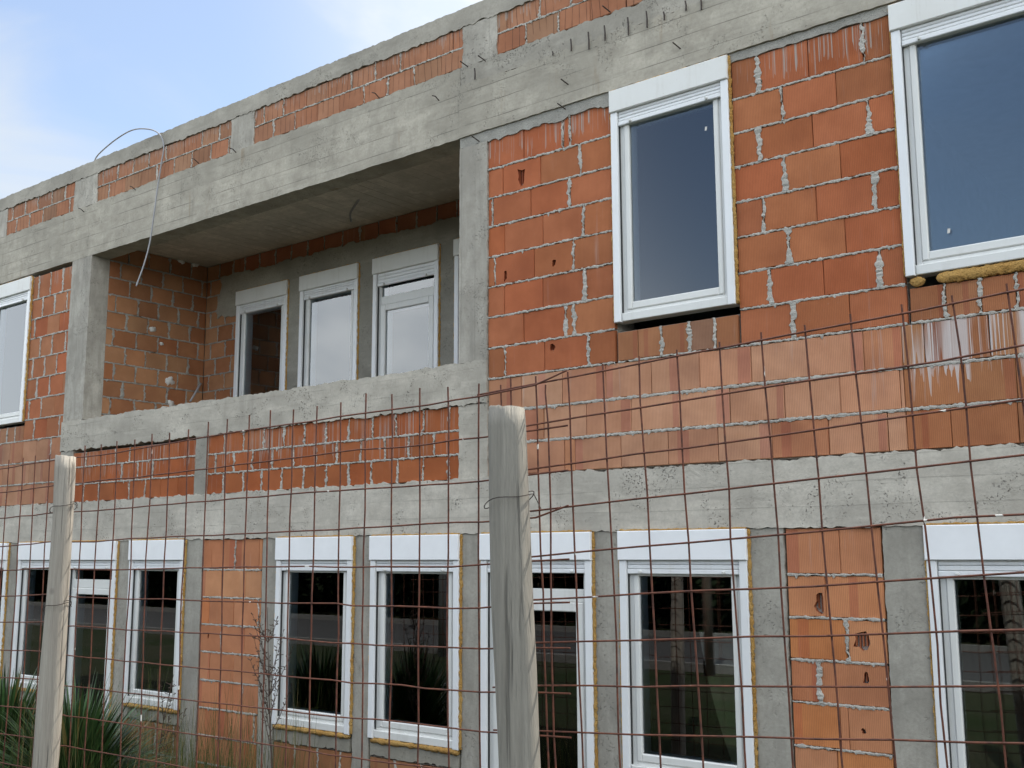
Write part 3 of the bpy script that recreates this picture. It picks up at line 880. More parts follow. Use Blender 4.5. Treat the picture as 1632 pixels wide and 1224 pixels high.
# white daubs of plaster on the side wall
for (px, py), s_ in (((270, 607), 0.075), ((272, 643), 0.06), ((289, 415), 0.055), ((311, 421), 0.06), ((243, 525), 0.045), ((257, 548), 0.03)):
    # on plane x = CLX[1]
    d = AX_F + AX_R * ((px - 816) / FPX) + AX_U * (-(py - 612) / FPX)
    t_ = CLX[1] / d.x
    yy, zz = CAMY + d.y * t_, d.z * t_
    m = MB(); n = 26; V = [(CLX[1] + 0.016, yy, zz)]; r1 = 1.0
    for q in range(n):
        a = 2 * math.pi * q / n; r1 = 0.5 * r1 + 0.5 * random.uniform(0.45, 1.5); rr = s_ * r1
        V.append((CLX[1] + 0.012, yy + 0.7 * rr * math.cos(a), zz + 0.65 * rr * math.sin(a)))
    for q in range(n):
        a = 2 * math.pi * q / n
        V.append((CLX[1] - 0.005, yy + (V[1 + q][1] - yy) * 1.12, zz + (V[1 + q][2] - zz) * 1.12))
    m.add(V, [(0, 1 + q, 1 + (q + 1) % n) for q in range(n)] + [(1 + q, 1 + n + q, 1 + n + (q + 1) % n, 1 + (q + 1) % n) for q in range(n)])
    m.build('plaster_patch', M['white_spot'], bld, smooth=True)

# ------------------------------------------------------------------ windows
def foam_strip(m, pts, r, seed=0):
    """irregular bead along a polyline"""
    out, rad = [], []
    for (a, b) in zip(pts[:-1], pts[1:]):
        a, b = Vector(a), Vector(b); n = max(2, int((b - a).length / 0.02))
        for i in range(n):
            p = a.lerp(b, i / n)
            p.x += random.gauss(0, 0.0018); p.z += random.gauss(0, 0.0018); p.y += random.gauss(0, 0.002)
            out.append(p); rad.append(r * random.uniform(0.65, 1.25))
    out.append(Vector(pts[-1])); rad.append(r * 0.8)
    m.tube(out, rad, 7)


def make_window(kind, x0, x1, z0, z1, Y, bh=0.185, strip=0.085, sides=1.0, under='foam'):
    yF = Y - 0.034
    rw = 0.055
    zt = z1 - bh                                  # underside of the shutter box
    zo = zt - strip                               # lower edge of the rolled shutter
    fr = MB()
    a, b = x0 + rw, x1 - rw
    yf = Y + 0.006
    fb = 0.032
    # outer frame, set back between the rails
    fr.bevbox(x0 + 0.004, a + fb, yf, yf + 0.07, z0, zt, 0.003)
    fr.bevbox(b - fb, x1 - 0.004, yf, yf + 0.07, z0, zt, 0.003)
    fr.bevbox(a + fb + 0.0005, b - fb - 0.0005, yf, yf + 0.07, zt - 0.06, zt, 0.003)
    fr.bevbox(a, b, Y - 0.020, yf - 0.0005, z0, z0 + 0.055, 0.004)
    fr.bevbox(a + fb + 0.0005, b - fb - 0.0005, yf, yf + 0.07, z0 + 0.002, z0 + 0.078, 0.003)
    w_ = fr.build(kind, M['pvc_ivory'], bld)
    for s0, s1 in ((x0, a - 0.003), (b + 0.003, x1)):
        r_ = MB(); r_.bevbox(s0, s1, yF, yf - 0.001, z0 - 0.004, zt - 0.0015, 0.004)
        r_.build('guide_rail', M['pvc'], w_)
    # gasket slits beside the rails
    for xg in (a, b):
        g_ = MB(); g_.box(xg - 0.0025, xg + 0.0012, Y - 0.012, yf - 0.001, z0 + 0.06, zo)
        g_.build('gasket', M['gasket'], w_)
    bx = MB(); bx.bevbox(x0 - 0.004, x1 + 0.004, yF - 0.012, Y + 0.16, zt, z1, 0.005)
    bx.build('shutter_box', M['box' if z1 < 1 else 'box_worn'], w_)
    sl_ = MB()
    nS = 2 if strip < 0.1 else 3
    hs = (strip - 0.03) / nS
    for q in range(nS):
        z_a = zt - (q + 1) * hs
        sl_.bevbox(a + 0.001, b - 0.001, Y - 0.020, Y - 0.006, z_a + 0.001, z_a + hs - 0.001, 0.005)
    sl_.bevbox(a + 0.001, b - 0.001, Y - 0.024, Y - 0.004, zo, zo + 0.029, 0.004)
    so_ = sl_.build('roller_slats', M['pvc'], w_)
    for xs_ in (a + 0.10, b - 0.10):
        q = MB(); q.tube([(xs_, Y - 0.023, zo + 0.014), (xs_, Y - 0.045, zo + 0.010)], [0.011, 0.008], 8)
        q.build('stop_peg', M['pvc_ivory'], w_)

    def leaf(zb_, zt_, sb, nm='sash'):
        s = MB(); ya, yb_ = yf - 0.008, yf + 0.045
        xa_, xb_ = a + fb, b - fb
        s.bevbox(xa_, xa_ + sb, ya, yb_, zb_, zt_, 0.006); s.bevbox(xb_ - sb, xb_, ya, yb_, zb_, zt_, 0.006)
        s.bevbox(xa_ + sb, xb_ - sb, ya, yb_, zb_, zb_ + sb + 0.01, 0.006); s.bevbox(xa_ + sb, xb_ - sb, ya, yb_, zt_ - sb, zt_, 0.006)
        o = s.build(nm, M['pvc_ivory'], w_)
        p = MB(); p.box(xa_ + sb - 0.004, xb_ - sb + 0.004, yf + 0.012, yf + 0.030, zb_ + sb + 0.006, zt_ - sb + 0.004)
        p.build('pane', M['glass'], w_)
    if kind == 'window':
        leaf(z0 + 0.079, zt - 0.061, 0.038)
    else:
        zm = zo - 0.105 - 0.085
        tb = MB(); tb.bevbox(a + fb + 0.0005, b - fb - 0.0005, yf, yf + 0.07, zm, zm + 0.085, 0.004)
        tb.build('transom', M['pvc_ivory'], w_)
        p = MB(); p.box(a + fb - 0.002, b - fb + 0.002, yf + 0.02, yf + 0.036, zm + 0.084, zt - 0.059)
        p.build('pane', M['glass'], w_)
        leaf(z0 + 0.079, zm - 0.001, 0.062, 'door_leaf')
    f = MB()
    r = 0.0085 * sides
    foam_strip(f, [(x0 - 0.006, Y - 0.016, z0), (x0 - 0.006, Y - 0.016, z1)], r * 0.8)
    foam_strip(f, [(x1 + 0.007, Y - 0.012, z0), (x1 + 0.007, Y - 0.012, z1)], r * 1.5)
    foam_strip(f, [(x0, Y - 0.022, z1 + 0.005), (x1, Y - 0.022, z1 + 0.005)], r * 0.75)
    f.build('foam_seal', M['foam'], w_, smooth=True)
    if under == 'foam':
        f = MB()
        foam_strip(f, [(x0 + 0.02, Y - 0.012, z0 - 0.020), (x1 - 0.005, Y - 0.012, z0 - 0.020)], 0.021)
        f.build('foam_bead', M['foam'], w_, smooth=True)
    return w_


for kind, a, b in GW:
    make_window(kind, a, b, GB if kind == 'window' else -2.02, GT, 0.0, under='foam' if kind == 'window' else None)
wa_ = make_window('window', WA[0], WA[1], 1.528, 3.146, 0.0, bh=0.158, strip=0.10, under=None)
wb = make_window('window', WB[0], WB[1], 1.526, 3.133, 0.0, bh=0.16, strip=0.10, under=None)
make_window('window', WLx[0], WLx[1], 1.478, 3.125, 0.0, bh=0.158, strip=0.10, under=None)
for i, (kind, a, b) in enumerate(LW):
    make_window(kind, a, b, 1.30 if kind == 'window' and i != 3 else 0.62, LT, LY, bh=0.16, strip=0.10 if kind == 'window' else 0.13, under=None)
for win_, (sx, sy) in ((None, (1125, 205)), (wb, (1512, 368))):
    if win_ is None: win_ = wa_
    x, z = at(sx, sy, 0.017)
    m = MB(); m.prism([(x - 0.009, z - 0.013), (x + 0.006, z - 0.012), (x + 0.009, z + 0.012), (x - 0.005, z + 0.014)], 0.0165, 0.0178)
    m.build('sticker', M['white_spot'], win_)
# swollen foam under the far right window
f = MB()
for xa, xb, rr in ((WB[0] + 0.01, WB[0] + 0.10, 0.030), (WB[0] + 0.155, WB[1], 0.034)):
    n = int((xb - xa) / 0.008); K = 16; b0 = len(f.v)
    for i in range(n + 1):
        x = xa + (xb - xa) * i / n; u = min(i, n - i) / n * (xb - xa)
        env = min(1.0, (u / 0.03)) ** 0.5 if u < 0.03 else 1.0
        low = 0.8 + 0.9 * (0.5 + 0.5 * mnoise.noise((x * 9, 3.1, 0)))
        for k in range(K):
            a = 2 * math.pi * k / K
            q = rr * env * (0.62 + 0.30 * low * 0.6) * (1 + 0.30 * mnoise.noise((x * 38, math.cos(a) * 1.6, math.sin(a) * 1.6)) + 0.24 * mnoise.noise((x * 110, math.cos(a) * 4, math.sin(a) * 4)))
            f.v.append((x, -0.004 + q * 0.62 * math.cos(a), 1.494 + q * (1.18 if math.sin(a) < 0 else 1.0) * math.sin(a)))
    for i in range(n):
        for k in range(K):
            f.f.append((b0 + i * K + k, b0 + i * K + (k + 1) % K, b0 + (i + 1) * K + (k + 1) % K, b0 + (i + 1) * K + k)); f.c.append((1, 1, 1, 1))
f.build('foam_bead', M['foam'], wb, smooth=True)

# ------------------------------------------------------------------ inside the shell
inn = [(XL, XR, LY + 0.301, DEPTH, 0.20, 0.50), (XL, CLX[0] - 0.21, 0.301, LY + 0.3, 0.2, 0.5), (-4.6, XR, 0.301, LY + 0.3, 0.2, 0.5)]
m = MB()
for q in inn: m.box(*q)
m.build('floor_slab', M['inner'], bld)
m = MB(); m.box(XL, XR, LY + 0.301, DEPTH, 3.40, 3.70); m.box(XL, CLX[0] - 0.205, 0.301, LY + 0.3, 3.40, 3.70); m.box(-4.595, XR, 0.301, LY + 0.3, 3.40, 3.70)
m.build('roof_slab', M['inner'], bld)
m = MB(); m.box(XL, XR, 0.23, DEPTH, -2.28, -2.08); m.build('ground_slab', M['inner'], bld)
m = MB(); m.box(XL, XR, DEPTH, DEPTH + 0.25, -2.3, 4.2); m.build('rear_wall', M['inner'], bld)
for x in (XL, XR - 0.2):
    m = MB(); m.box(x, x + 0.2, 0.302, DEPTH - 0.001, -2.3, 4.2); m.build('end_wall', M['inner'], bld)
m = MB()
for x in (-11.7 + 0.9, -8.0, -5.12, -2.6): m.box(x - 0.06, x + 0.06, LY + 0.302 if -10.6 < x < -4.7 else 0.302, 5.0, 0.501, 3.399)
for x in (-8.42, -2.45): m.box(x - 0.06, x + 0.06, 0.302, 5.0, -2.079, 0.199)
m.box(XL + 0.2, XR - 0.2, 5.0, 5.12, 0.501, 3.399); m.box(XL + 0.2, XR - 0.2, 5.0, 5.12, -2.079, 0.199)
m.build('partition_wall', M['inner'], bld)
# a curtain behind the window by the left pier
m = MB(); V, Fc = [], []
n = 40
for i in range(n + 1):
    x = -9.2 + 0.58 * i / n
    y = 0.30 + 0.022 * math.sin(i * 1.25) + 0.01 * math.sin(i * 2.7)
    V += [(x, y, -1.35), (x, y, 0.05)]
for i in range(n): Fc.append((2 * i, 2 * i + 2, 2 * i + 3, 2 * i + 1))
m.add(V, Fc); m.build('curtain', M['curtain'], bld, smooth=True)

# ================================================================== CONDUITS
def conduit(name, pts, r, label, bump=0):
    P = [Vector(p) for p in pts]; out = []
    for i in range(len(P) - 1):
        p0, p1, p2, p3 = P[max(i - 1, 0)], P[i], P[i + 1], P[min(i + 2, len(P) - 1)]
        for k in range(10):
            t = k / 10
            out.append(0.5 * ((2 * p1) + (-p0 + p2) * t + (2 * p0 - 5 * p1 + 4 * p2 - p3) * t * t + (-p0 + 3 * p1 - 3 * p2 + p3) * t ** 3))
    out.append(P[-1])
    m = MB(); m.tube(out, r, 8)
    o = m.build(name, M['conduit'], None, (P[0].x, P[0].y, P[0].z + ZC), smooth=True)
    return tag(o, label, 'conduit')


def p3(px, py, Y):
    x, z = at(px, py, Y); return (x, Y, z)


conduit('cable_conduit', [p3(150, 258, 0.02), p3(158, 245, -0.02), p3(185, 222, -0.04), p3(212, 207, -0.05), p3(238, 206, -0.045), p3(254, 214, -0.035), p3(261, 232, -0.03), p3(257, 262, -0.035), p3(251, 300, -0.04), p3(245, 345, -0.05), p3(239, 385, -0.06), p3(230, 420, -0.09), p3(217, 456, -0.14)], 0.0075,
        'long grey conduit looping over the roof edge and dangling in front of the loggia')
conduit('cable_conduit', [p3(303, 640, 1.16), p3(309, 630, 1.2), p3(317, 616, 1.28), p3(320, 612, 1.40)], 0.012, 'short grey conduit stub poking out of the loggia corner bricks near the floor')
# on the loggia ceiling: plane z = CEIL
def pc(px, py, z):
    d = AX_F + AX_R * ((px - 816) / FPX) + AX_U * (-(py - 612) / FPX)
    t = z / d.z
    return (d.x * t, CAMY + d.y * t, z)


c0 = pc(573, 318, CEIL - 0.0)
conduit('cable_conduit', [(c0[0], c0[1], c0[2] + 0.01), (c0[0] - 0.05, c0[1], c0[2] - 0.035), (c0[0] - 0.10, c0[1] - 0.02, c0[2] - 0.12), (c0[0] - 0.075, c0[1] - 0.03, c0[2] - 0.21)], 0.010, 'curled conduit end hanging from the dark loggia ceiling')

# ================================================================== FENCE
FY = -2.96


def fp(px, py): return at(px, py, FY)


def wobble(a, b, n=9, s=0.0022, y0=FY):
    """a slightly uneven wire from a=(x,z) to b=(x,z)"""
    out = []; d = e = 0.0
    for i in range(n + 1):
        d = 0.7 * d + random.gauss(0, s); e = 0.7 * e + random.gauss(0, s)
        t = i / n
        out.append((a[0] + (b[0] - a[0]) * t + d, y0 + e, a[1] + (b[1] - a[1]) * t + (d if abs(a[1] - b[1]) < abs(a[0] - b[0]) else 0)))
    return out


WR = 0.0032
# right hand panel
m = MB()
yl = (568, 641, 715, 789, 866, 943, 1019, 1094, 1171); yr = (461.7, 549.9, 636.7, 727.6, 817.7, 912.7, 1004, 1095.6, 1186.5)
rows = [(fp(1080, a), fp(1632, b)) for a, b in zip(yl, yr)]
for k in range(5):
    (a, b) = rows[-1]; rows.append(((a[0] - 0.004, a[1] - 0.147), (b[0] - 0.010, b[1] - 0.147)))
for i, (a, b) in enumerate(rows):
    sl_ = (b[1] - a[1]) / (b[0] - a[0]); xa = -2.575 if i == 0 else -2.50; xb = 1.5
    m.tube(wobble((xa, a[1] + sl_ * (xa - a[0])), (xb, a[1] + sl_ * (xb - a[0])), 20), WR, 6)
vt = [(797.5, 613, 803), (852, 599, 871), (903, 592, 926), (959, 579, 988), (1017, 567, 1051), (1078, 557, 1117.7), (1144, 545, 1188), (1212, 529, 1263.5), (1281.6, 517, 1342.4), (1354, 500, 1424.8), (1435, 485, 1509.8), (1516, 470, 1604.9), (1603.6, 451, 1704)]
last = None
for px, py, pb in vt:
    a = fp(px, py); b = fp(pb, 1224)
    k = (-1.80 - a[1]) / (b[1] - a[1]); b = (a[0] + (b[0] - a[0]) * k, -1.80)
    m.tube(wobble(a, b, 16, y0=FY + 0.006), WR, 6); last = (a, b)
for k in range(1, 15):
    a, b = last; m.tube(wobble((a[0] + 0.147 * k, a[1] + 0.008 * k), (b[0] + 0.147 * k, b[1]), 12, y0=FY + 0.006), WR, 6)
o = m.build('mesh_panel', M['wire'], None, (-0.6, FY, ZC - 1.8))
tag(o, 'rusty welded wire mesh panel to the right of the grey post, climbing to the right', 'wire mesh', 'rusty mesh fence panels')
# middle panel between the posts
m = MB()
FY2 = FY - 0.014
L120 = (0.509, 0.371, 0.228, 0.075, -0.062, -0.200, -0.346, -0.492); L540 = (0.567, 0.417, 0.262, 0.110, -0.040, -0.188, -0.337, -0.484); L770 = (0.580, 0.420, 0.266, 0.115, -0.033, -0.176, -0.325, -0.472)
L120 += tuple(-0.492 - 0.147 * k for k in range(1, 9)); L540 += (-0.618,) + tuple(-0.618 - 0.147 * k for k in range(1, 8)); L770 += (-0.612,) + tuple(-0.612 - 0.147 * k for k in range(1, 8))
for i in range(len(L120)):
    end = [(-2.30, L770[i] + 0.014), (-2.16, L770[i] + (0.052 if i in (0, 3) else 0.020))]
    P = wobble((-5.42, L120[i] - 0.010), (-5.30, L120[i]), 2, y0=FY2) + wobble((-5.25, L120[i] + 0.0), (-3.31, L540[i]), 12, y0=FY2) + wobble((-3.2, L540[i] + 0.0 * i), (-2.544, L770[i]), 5, y0=FY2) + [(x, FY2, z) for x, z in end]
    m.tube(P, WR, 6)
xv = [-5.235 + 0.1483 * i for i in range(21)]
for i, x in enumerate(xv):
    zt_ = 0.52 + 0.07 * min(1, (x + 5.3) / 2.0) + 0.045 + random.uniform(-0.012, 0.012)
    if i == 20:
        q = [at(a_, b_, FY2) for a_, b_ in ((867.9, 613), (867.5, 625), (872, 676), (874.6, 804), (881.5, 1224))]
        P = [(a_, FY2 + 0.006, b_) for a_, b_ in q[:3]] + wobble(q[3], q[4], 8, y0=FY2 + 0.006)
        P.append((P[-1][0] + 0.012, FY2 + 0.006, -1.85))
    else: P = wobble((x, zt_), (x + 0.022, -1.85), 16, y0=FY2 + 0.006)
    m.tube(P, WR, 6)
o = m.build('mesh_panel', M['wire'], None, (-3.8, FY2, ZC - 1.85))
tag(o, 'rusty welded wire mesh panel spanning between the two wooden posts', 'wire mesh', 'rusty mesh fence panels')
# left panel
m = MB()
FY3 = FY - 0.004
Lz = (0.498, 0.358, 0.214, 0.060, -0.075, -0.213, -0.355, -0.502); Lz += tuple(-0.502 - 0.147 * k for k in range(1, 9))
for i, z in enumerate(Lz):
    m.tube(wobble((-8.6, z - 0.05), (-6.14, z), 12, y0=FY3) + wobble((-6.0, z + 0.002), (-5.44, z + 0.022), 4, y0=FY3), WR, 6)
x0 = ax(75.5, 780, FY)
for i in range(22):
    x = x0 - 0.148 * i
    m.tube(wobble((x, 0.552 - 0.02 * i * 0.148), (x + 0.03, -1.85), 14, y0=FY3 + 0.006), WR, 6)
o = m.build('mesh_panel', M['wire'], None, (-6.9, FY3, ZC - 1.85))
tag(o, 'rusty welded wire mesh panel left of the pale post', 'wire mesh', 'rusty mesh fence panels')


def post(name, ctr, mat, label, seed, top_chip=0.0):
    """ctr: list of (x, z, radius) from the top down to the ground"""
    rnd = random.Random(seed)
    N = 28; m = MB(); rings = []
    prof_ = [1 + 0.035 * math.cos(2 * (2 * math.pi * k / N) + 0.7) + rnd.uniform(-0.03, 0.03) for k in range(N)]
    zs_ = []
    for (xa, za, ra), (xb, zb_, rb) in zip(ctr[:-1], ctr[1:]):
        n = max(2, int((za - zb_) / 0.06))
        for i in range(n):
            t = i / n; zs_.append((xa + (xb - xa) * t, za + (zb_ - za) * t, ra + (rb - ra) * t))
    zs_.append(ctr[-1])
    yc = FY - 0.014 - 0.020 - max(c[2] for c in ctr) * 1.05
    for j, (x, z, r) in enumerate(zs_):
        for k in range(N):
            a = 2 * math.pi * k / N
            q = r * prof_[k] * (1 + 0.05 * (mnoise.noise((math.cos(a) * 1.5 + seed, math.sin(a) * 1.5, z * 2.5))))
            if j == 0: q *= 0.96
            dz = 0.0
            if j <= 1: dz = 0.004 * math.cos(a + 2.4) + 0.006 * mnoise.noise((math.cos(a) * 3, math.sin(a) * 3 + seed, 0)) + (0.004 if j == 0 else 0)
            m.v.append((x + q * math.cos(a), yc + q * math.sin(a), z + dz))
    for j in range(len(zs_) - 1):
        for k in range(N):
            k2 = (k + 1) % N
            m.f.append((j * N + k, (j + 1) * N + k, (j + 1) * N + k2, j * N + k2)); m.c.append((1, 1, 1, 1))
    m.f.append(tuple(range(N))); m.c.append((1, 1, 1, 1))
    o = m.build(name, M[mat], None, (ctr[-1][0], yc, ctr[-1][1] + ZC), smooth=True)
    o.data.polygons[-1].use_smooth = False
    tag(o, label, 'fence post', 'wooden fence posts')
    return o, yc


def post_px(rows_, zg):
    out = []
    Yc = FY - 0.12
    for pl_, pr_, py in rows_:
        xa, z = at(pl_, py, Yc); xb, _ = at(pr_, py, Yc)
        cs = (Yc - CAMY) / math.hypot((xa + xb) / 2, Yc - CAMY)          # a round post seen at an angle
        out.append(((xa + xb) / 2, z, (xb - xa) / 2 * cs))
    a, b = out[-2], out[-1]
    k = (zg - b[1]) / (b[1] - a[1])
    out.append((b[0] + (b[0] - a[0]) * k, zg, b[2] * 1.03))
    return out


pr = post_px([(775, 835, 655), (776, 842, 800), (780, 848, 950), (787, 855, 1100), (792, 860, 1220)], -1.95)
po_r, pyr = post('fence_post', pr, 'wood_grey', 'weathered grey round wooden post standing in the middle, in front of the loggia corner', 3)
plp = post_px([(82, 118, 730), (78, 113, 830), (68, 105, 960), (54, 98, 1100), (45, 90, 1220)], -1.98)
po_l, pyl = post('fence_post', plp, 'wood_pale', 'pale barked wooden post on the left, rising out of the yucca leaves', 11)


def tie(ctr, yc, z, label, tail):
    # find radius / centre at z
    for (xa, za, ra), (xb, zb_, rb) in zip(ctr[:-1], ctr[1:]):
        if za >= z >= zb_:
            t = (za - z) / (za - zb_); x = xa + (xb - xa) * t; r = (ra + (rb - ra) * t) * 1.16 + 0.004; break
    P = []
    for k in range(27):
        a = 2 * math.pi * k / 24
        P.append((x + r * math.cos(a), yc + r * math.sin(a), z + 0.022 * math.cos(a) + 0.006 * math.sin(3 * a) - 0.010 * k / 24))
    P.append((P[-1][0] + tail[0], P[-1][1], P[-1][2] + tail[1]))
    m = MB(); m.tube(P, 0.0018, 5)
    o = m.build('tie_wire', M['steel'], None, (x, yc, z + ZC))
    tag(o, label, 'wire', 'tie wires round the posts')


tie(pr, pyr, at(808, 795, FY - 0.12)[1], 'thin dark tie wire wound round the grey middle post below its top', (0.03, -0.05))
tie(plp, pyl, at(95, 808, FY - 0.12)[1], 'upper thin tie wire round the pale left post, near the floor beam', (0.02, -0.02))
tie(plp, pyl, at(85, 965, FY - 0.12)[1], 'lower thin tie wire round the pale left post, half way down', (0.02, -0.02))

# ================================================================== PLANTS
def yucca(loc, n, ln, label, seed):
    rnd = random.Random(seed)
    x0, y0, z0 = loc
    root = empty('yucca', (x0, y0, z0 + ZC))
    lv = MB()
    for i in range(n):
        az = rnd.uniform(0, 2 * math.pi); el = R(84 - 78 * (i / n) ** 0.62 + rnd.uniform(-8, 8)); L = ln * rnd.uniform(0.75, 1.1)
        droop = rnd.uniform(0.35, 1.5) * (0.3 + 0.9 * i / n); wd = rnd.uniform(0.012, 0.024)
        zb_ = z0 + 0.36 * (1 - i / n) + 0.05
        d = Vector((math.cos(az) * math.cos(el), math.sin(az) * math.cos(el), math.sin(el)))
        sd = Vector((-math.sin(az), math.cos(az), 0))
        g_ = rnd.uniform(0.6, 1.9)
        col = (0.042 * g_, 0.088 * g_, 0.026 * g_, 1) if rnd.random() > 0.07 else (0.24, 0.18, 0.06, 1)
        b = len(lv.v); K = 8
        p = Vector((x0, y0, zb_)) + d * 0.03
        for k in range(K + 1):
            t = k / K
            dd = (d + Vector((0, 0, -droop * t * t))).normalized()
            wv = wd * (1 - t ** 2.2) * (0.6 + 0.4 * min(1, t * 5)) + 0.0006
            nrm = sd.cross(dd)
            lv.v += [tuple(p - sd * wv), tuple(p - nrm * wv * 0.35), tuple(p + sd * wv)]
            p = p + dd * (L / K)
        for k in range(K):
            for q in range(2):
                lv.f.append((b + 3 * k + q, b + 3 * k + q + 1, b + 3 * k + 4 + q, b + 3 * k + 3 + q)); lv.c.append(col)
    lv.build('leaves', M['blade'], root, smooth=True)
    st = MB(); st.tube([(x0, y0, z0 - 0.03), (x0 + 0.01, y0, z0 + 0.25), (x0, y0, z0 + 0.5)], [0.07, 0.06, 0.035], 9)
    st.build('trunk', M['bark'], root)
    tag(root, label, 'yucca', 'yucca clumps by the fence')
    return root


yx, yz = at(118, 1224, -1.7)
yucca((yx, -1.7, -2.06), 1100, 0.80, 'large dark green yucca clump just right of the pale post', 5)
yucca((at(2, 1224, -1.6)[0], -1.6, -2.06), 1000, 0.80, 'dark green yucca clump at the far left edge, left of the pale post', 9)

# dead weed stalk in front of the left brick pier
def stalk(px, ptop, Y, label, seed, pbase=None, spread=0.10, n=17):
    rnd = random.Random(seed)
    xt, zt_ = at(px, ptop, Y); xb = at(pbase or px, 1224, Y)[0]
    zb_ = -2.12
    m = MB()
    main = [Vector((xb + (xt - xb) * t + 0.012 * math.sin(5 * t + seed), Y + 0.01 * math.sin(7 * t), zb_ + (zt_ - zb_) * t)) for t in [i / 14 for i in range(15)]]
    m.tube(main, [0.0075 * (1 - 0.75 * i / 14) for i in range(15)], 6)
    for i in range(n):
        t = rnd.uniform(0.42, 0.93); k = int(t * 14); p = main[k].copy()
        az = rnd.uniform(0, 2 * math.pi); L = rnd.uniform(0.22, 0.5) * (1.25 - t) * 1.5
        P = [p.copy()]; d = Vector((math.cos(az) * 0.62, math.sin(az) * 0.62, 0.8)).normalized()
        for q in range(6):
            d = (d + Vector((rnd.gauss(0, 0.06), rnd.gauss(0, 0.06), 0.17))).normalized(); p = p + d * L / 6; P.append(p.copy())
        m.tube(P, [0.0032 * (1 - 0.6 * q / 6) for q in range(7)], 5)
        for q in range(14):
            c = P[rnd.randint(1, 6)].lerp(P[rnd.randint(1, 6)], rnd.random() * 0.5)
            e = c + Vector((rnd.gauss(0, 0.016), rnd.gauss(0, 0.016), rnd.uniform(0.0, 0.022)))
            m.tube([c, e], [0.0022, 0.0035], 4)
    o = m.build('dead_weed', M['dry'], None, (xb, Y, zb_ + ZC))
    tag(o, label, 'weed')


stalk(424, 968, -0.75, 'tall dead brown branching weed stalk in front of the left brick pier', 4, pbase=443, n=22)
stalk(275, 1075, -0.9, 'thin dead weed with sparse twigs below the curtained window right of the yucca', 8, pbase=240, n=7)

# weeds and grass at the foot of the wall
rnd = random.Random(21)
m = MB()
def blade(x, y, h, wd, lean, col):
    b = len(m.v); az = rnd.uniform(0, 2 * math.pi); zb_ = -2.15 + max(0, (-1.0 - y)) * 0.16
    for k in range(5):
        t = k / 4; ww = wd * (1 - t) + 0.0004
        cx, cy = x + lean * math.cos(az) * t * t, y + lean * math.sin(az) * t * t
        m.v.extend([(cx - ww * math.sin(az), cy + ww * math.cos(az), zb_ + h * t), (cx + ww * math.sin(az), cy - ww * math.cos(az), zb_ + h * t)])
    for k in range(4): m.f.append((b + 2 * k, b + 2 * k + 1, b + 2 * k + 3, b + 2 * k + 2)); m.c.append(col)


for i in range(9000):
    x = rnd.uniform(-10.5, 0.5) if i % 2 else rnd.uniform(-9.2, -5.4); y = rnd.uniform(-2.3, -0.10)
    d = mnoise.noise((x * 1.3, y * 1.3, 0.3))
    if d < -0.05 and x > -4.5: continue
    base_h = 0.86 if -9.2 < x < -6.6 else (0.62 if x < -5.0 else 0.36)
    h = base_h * rnd.uniform(0.45, 1.35) * (0.85 + 0.5 * d)
    g_ = rnd.uniform(0.7, 1.3)
    col = (0.085 * g_, 0.115 * g_, 0.034 * g_, 1) if rnd.random() < 0.72 else (0.24 * g_, 0.19 * g_, 0.085 * g_, 1)
    blade(x, y, h, rnd.uniform(0.0016, 0.0036), rnd.uniform(0.02, 0.25), col)
tag(m.build('grass', M['leaf'], None, (-5, -1, 0)), 'long green and straw coloured grass and weeds along the foot of the wall', 'grass', kind='stuff')

# ================================================================== ACROSS THE ROAD (seen only as reflections in the panes)
def make_tree(seed, h, rad):
    rnd = random.Random(seed)
    root = empty('roadside_tree', (0, 0, 0))
    tr = MB(); tr.tube([(0, 0, -0.2 - ZC), (0.05, 0, h * 0.3 - ZC), (0.0, 0.08, h * 0.62 - ZC), (0, 0, h * 0.85 - ZC)], [0.20, 0.15, 0.09, 0.03], 8)
    for i in range(9):
        a = rnd.uniform(0, 6.28); z = h * rnd.uniform(0.22, 0.6)
        tr.tube([(0, 0, z - ZC), (math.cos(a) * rad * 0.45, math.sin(a) * rad * 0.45, z + h * 0.12 - ZC), (math.cos(a) * rad * 0.8, math.sin(a) * rad * 0.8, z + h * 0.16 - ZC)], [0.06, 0.04, 0.015], 6)
    tr.build('trunk', M['bark'], root)
    cr = MB(); cl = []
    for i in range(70):
        a = rnd.uniform(0, 6.28); u = rnd.random() ** 0.5; z = h * rnd.uniform(0.12, 0.98)
        q = rad * (0.35 + 0.65 * math.sin(math.pi * min(1, (z / h) * 0.95 + 0.12))) * u
        cl.append((math.cos(a) * q, math.sin(a) * q, z, rnd.uniform(0.35, 0.75), rnd.uniform(0.6, 1.4)))
    for x, y, z, r, g_ in cl:
        for k in range(48):
            p = Vector((x + rnd.gauss(0, r * 0.5), y + rnd.gauss(0, r * 0.5), z + rnd.gauss(0, r * 0.45) - ZC))
            d = Vector((rnd.gauss(0, 1), rnd.gauss(0, 1), rnd.gauss(0, 1))).normalized(); e = d.orthogonal().normalized(); s = rnd.uniform(0.07, 0.15)
            b = len(cr.v)
            cr.v += [tuple(p - d * s), tuple(p + e * s * 0.5), tuple(p + d * s), tuple(p - e * s * 0.5)]
            cr.f.append((b, b + 1, b + 2, b + 3)); cr.c.append((0.014 * g_, 0.022 * g_, 0.009 * g_, 1))
    cr.build('crown', M['leaf'], root)
    return root


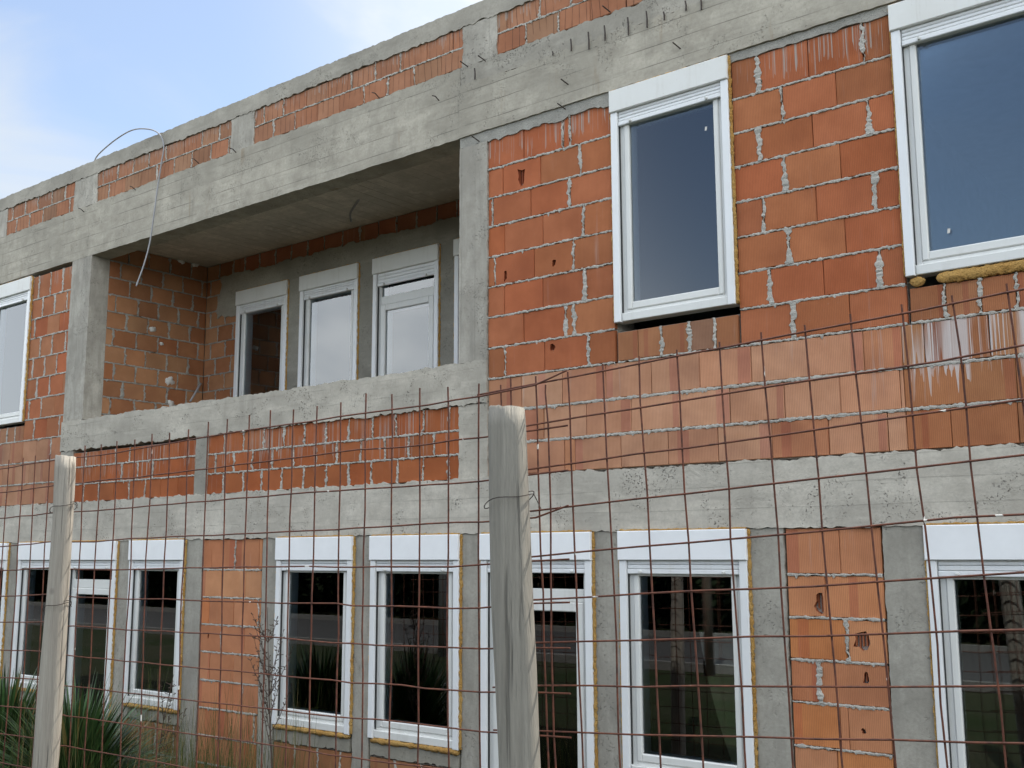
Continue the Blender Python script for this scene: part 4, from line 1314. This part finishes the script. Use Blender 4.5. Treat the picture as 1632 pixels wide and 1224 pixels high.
protos = [make_tree(31, 5.4, 2.3), make_tree(47, 6.2, 2.6)]
spots = [(-30, -18), (-25.5, -17), (-21.5, -18.5), (-17.5, -17), (-13.8, -18), (-10.2, -17.2), (-6.8, -18.2), (-3.0, -17), (0.8, -18), (4.6, -17.4)]
for i, (x, y) in enumerate(spots):
    src = protos[i % 2]
    if i < 2: o = src
    else:
        o = src.copy(); COL.objects.link(o)
        for ch in src.children:
            c = ch.copy(); COL.objects.link(c); c.parent = o
    o.location = (x, y, 0.45); o.rotation_euler = (0, 0, i * 1.9)
    tag(o, 'dark leafy roadside tree across the road, mirrored in the ground floor panes', 'tree', 'roadside trees across the road')
m = MB(); rnd = random.Random(5)
for i in range(30000):
    x = rnd.uniform(-45, 10); y = -15.8 + rnd.gauss(0, 0.45); z = 0.45 + rnd.random() ** 0.9 * (4.4 + 0.5 * mnoise.noise((x * 0.6, 0, 0))) - ZC
    p = Vector((x, y, z)); d = Vector((rnd.gauss(0, 1), rnd.gauss(0, 1), rnd.gauss(0, 1))).normalized(); e = d.orthogonal().normalized(); s = rnd.uniform(0.09, 0.20); g_ = rnd.uniform(0.5, 1.4)
    b = len(m.v); m.v += [tuple(p - d * s), tuple(p + e * s * 0.6), tuple(p + d * s), tuple(p - e * s * 0.6)]; m.f.append((b, b + 1, b + 2, b + 3)); m.c.append((0.014 * g_, 0.022 * g_, 0.009 * g_, 1))
b = len(m.v); NX, NZ = 120, 14
for i in range(NX + 1):
    for k in range(NZ + 1):
        x = -46 + 57 * i / NX; zz = 0.3 + 4.8 * k / NZ
        m.v.append((x, -16.7 + 0.5 * mnoise.noise((x * 0.7, zz * 0.9, 1.0)) + 0.25 * mnoise.noise((x * 2.3, zz * 2.3, 4.0)) - 0.05 * k, zz - ZC + (0.7 * mnoise.noise((x * 0.8, 0, 7.0)) if k == NZ else 0)))
for i in range(NX):
    for k in range(NZ):
        a_ = b + i * (NZ + 1) + k
        m.f.append((a_, a_ + 1, a_ + NZ + 2, a_ + NZ + 1)); m.c.append((0.010, 0.016, 0.007, 1))
tag(m.build('roadside_undergrowth', M['leaf'], None, (-15, -15.6, 0.45)), 'dense dark undergrowth along the far side of the road', 'undergrowth', kind='stuff')
for x, y, h, mt, lb in ((-12.4, -7.7, 6.2, 'galv', 'pale grey roadside pole mirrored in the pane left of the grey post'), (-7.5, -7.75, 4.8, 'bark', 'dark wooden roadside pole mirrored in the pane right of the ground floor door')):
    m = MB(); m.tube([(x, y, 0.4 - ZC), (x, y, 2.5 - ZC), (x + 0.01, y, h - ZC)], [0.07, 0.062, 0.05], 14)
    tag(m.build('roadside_pole', M[mt], None, (x, y, 0.5), smooth=True), lb, 'pole', 'poles along the road')
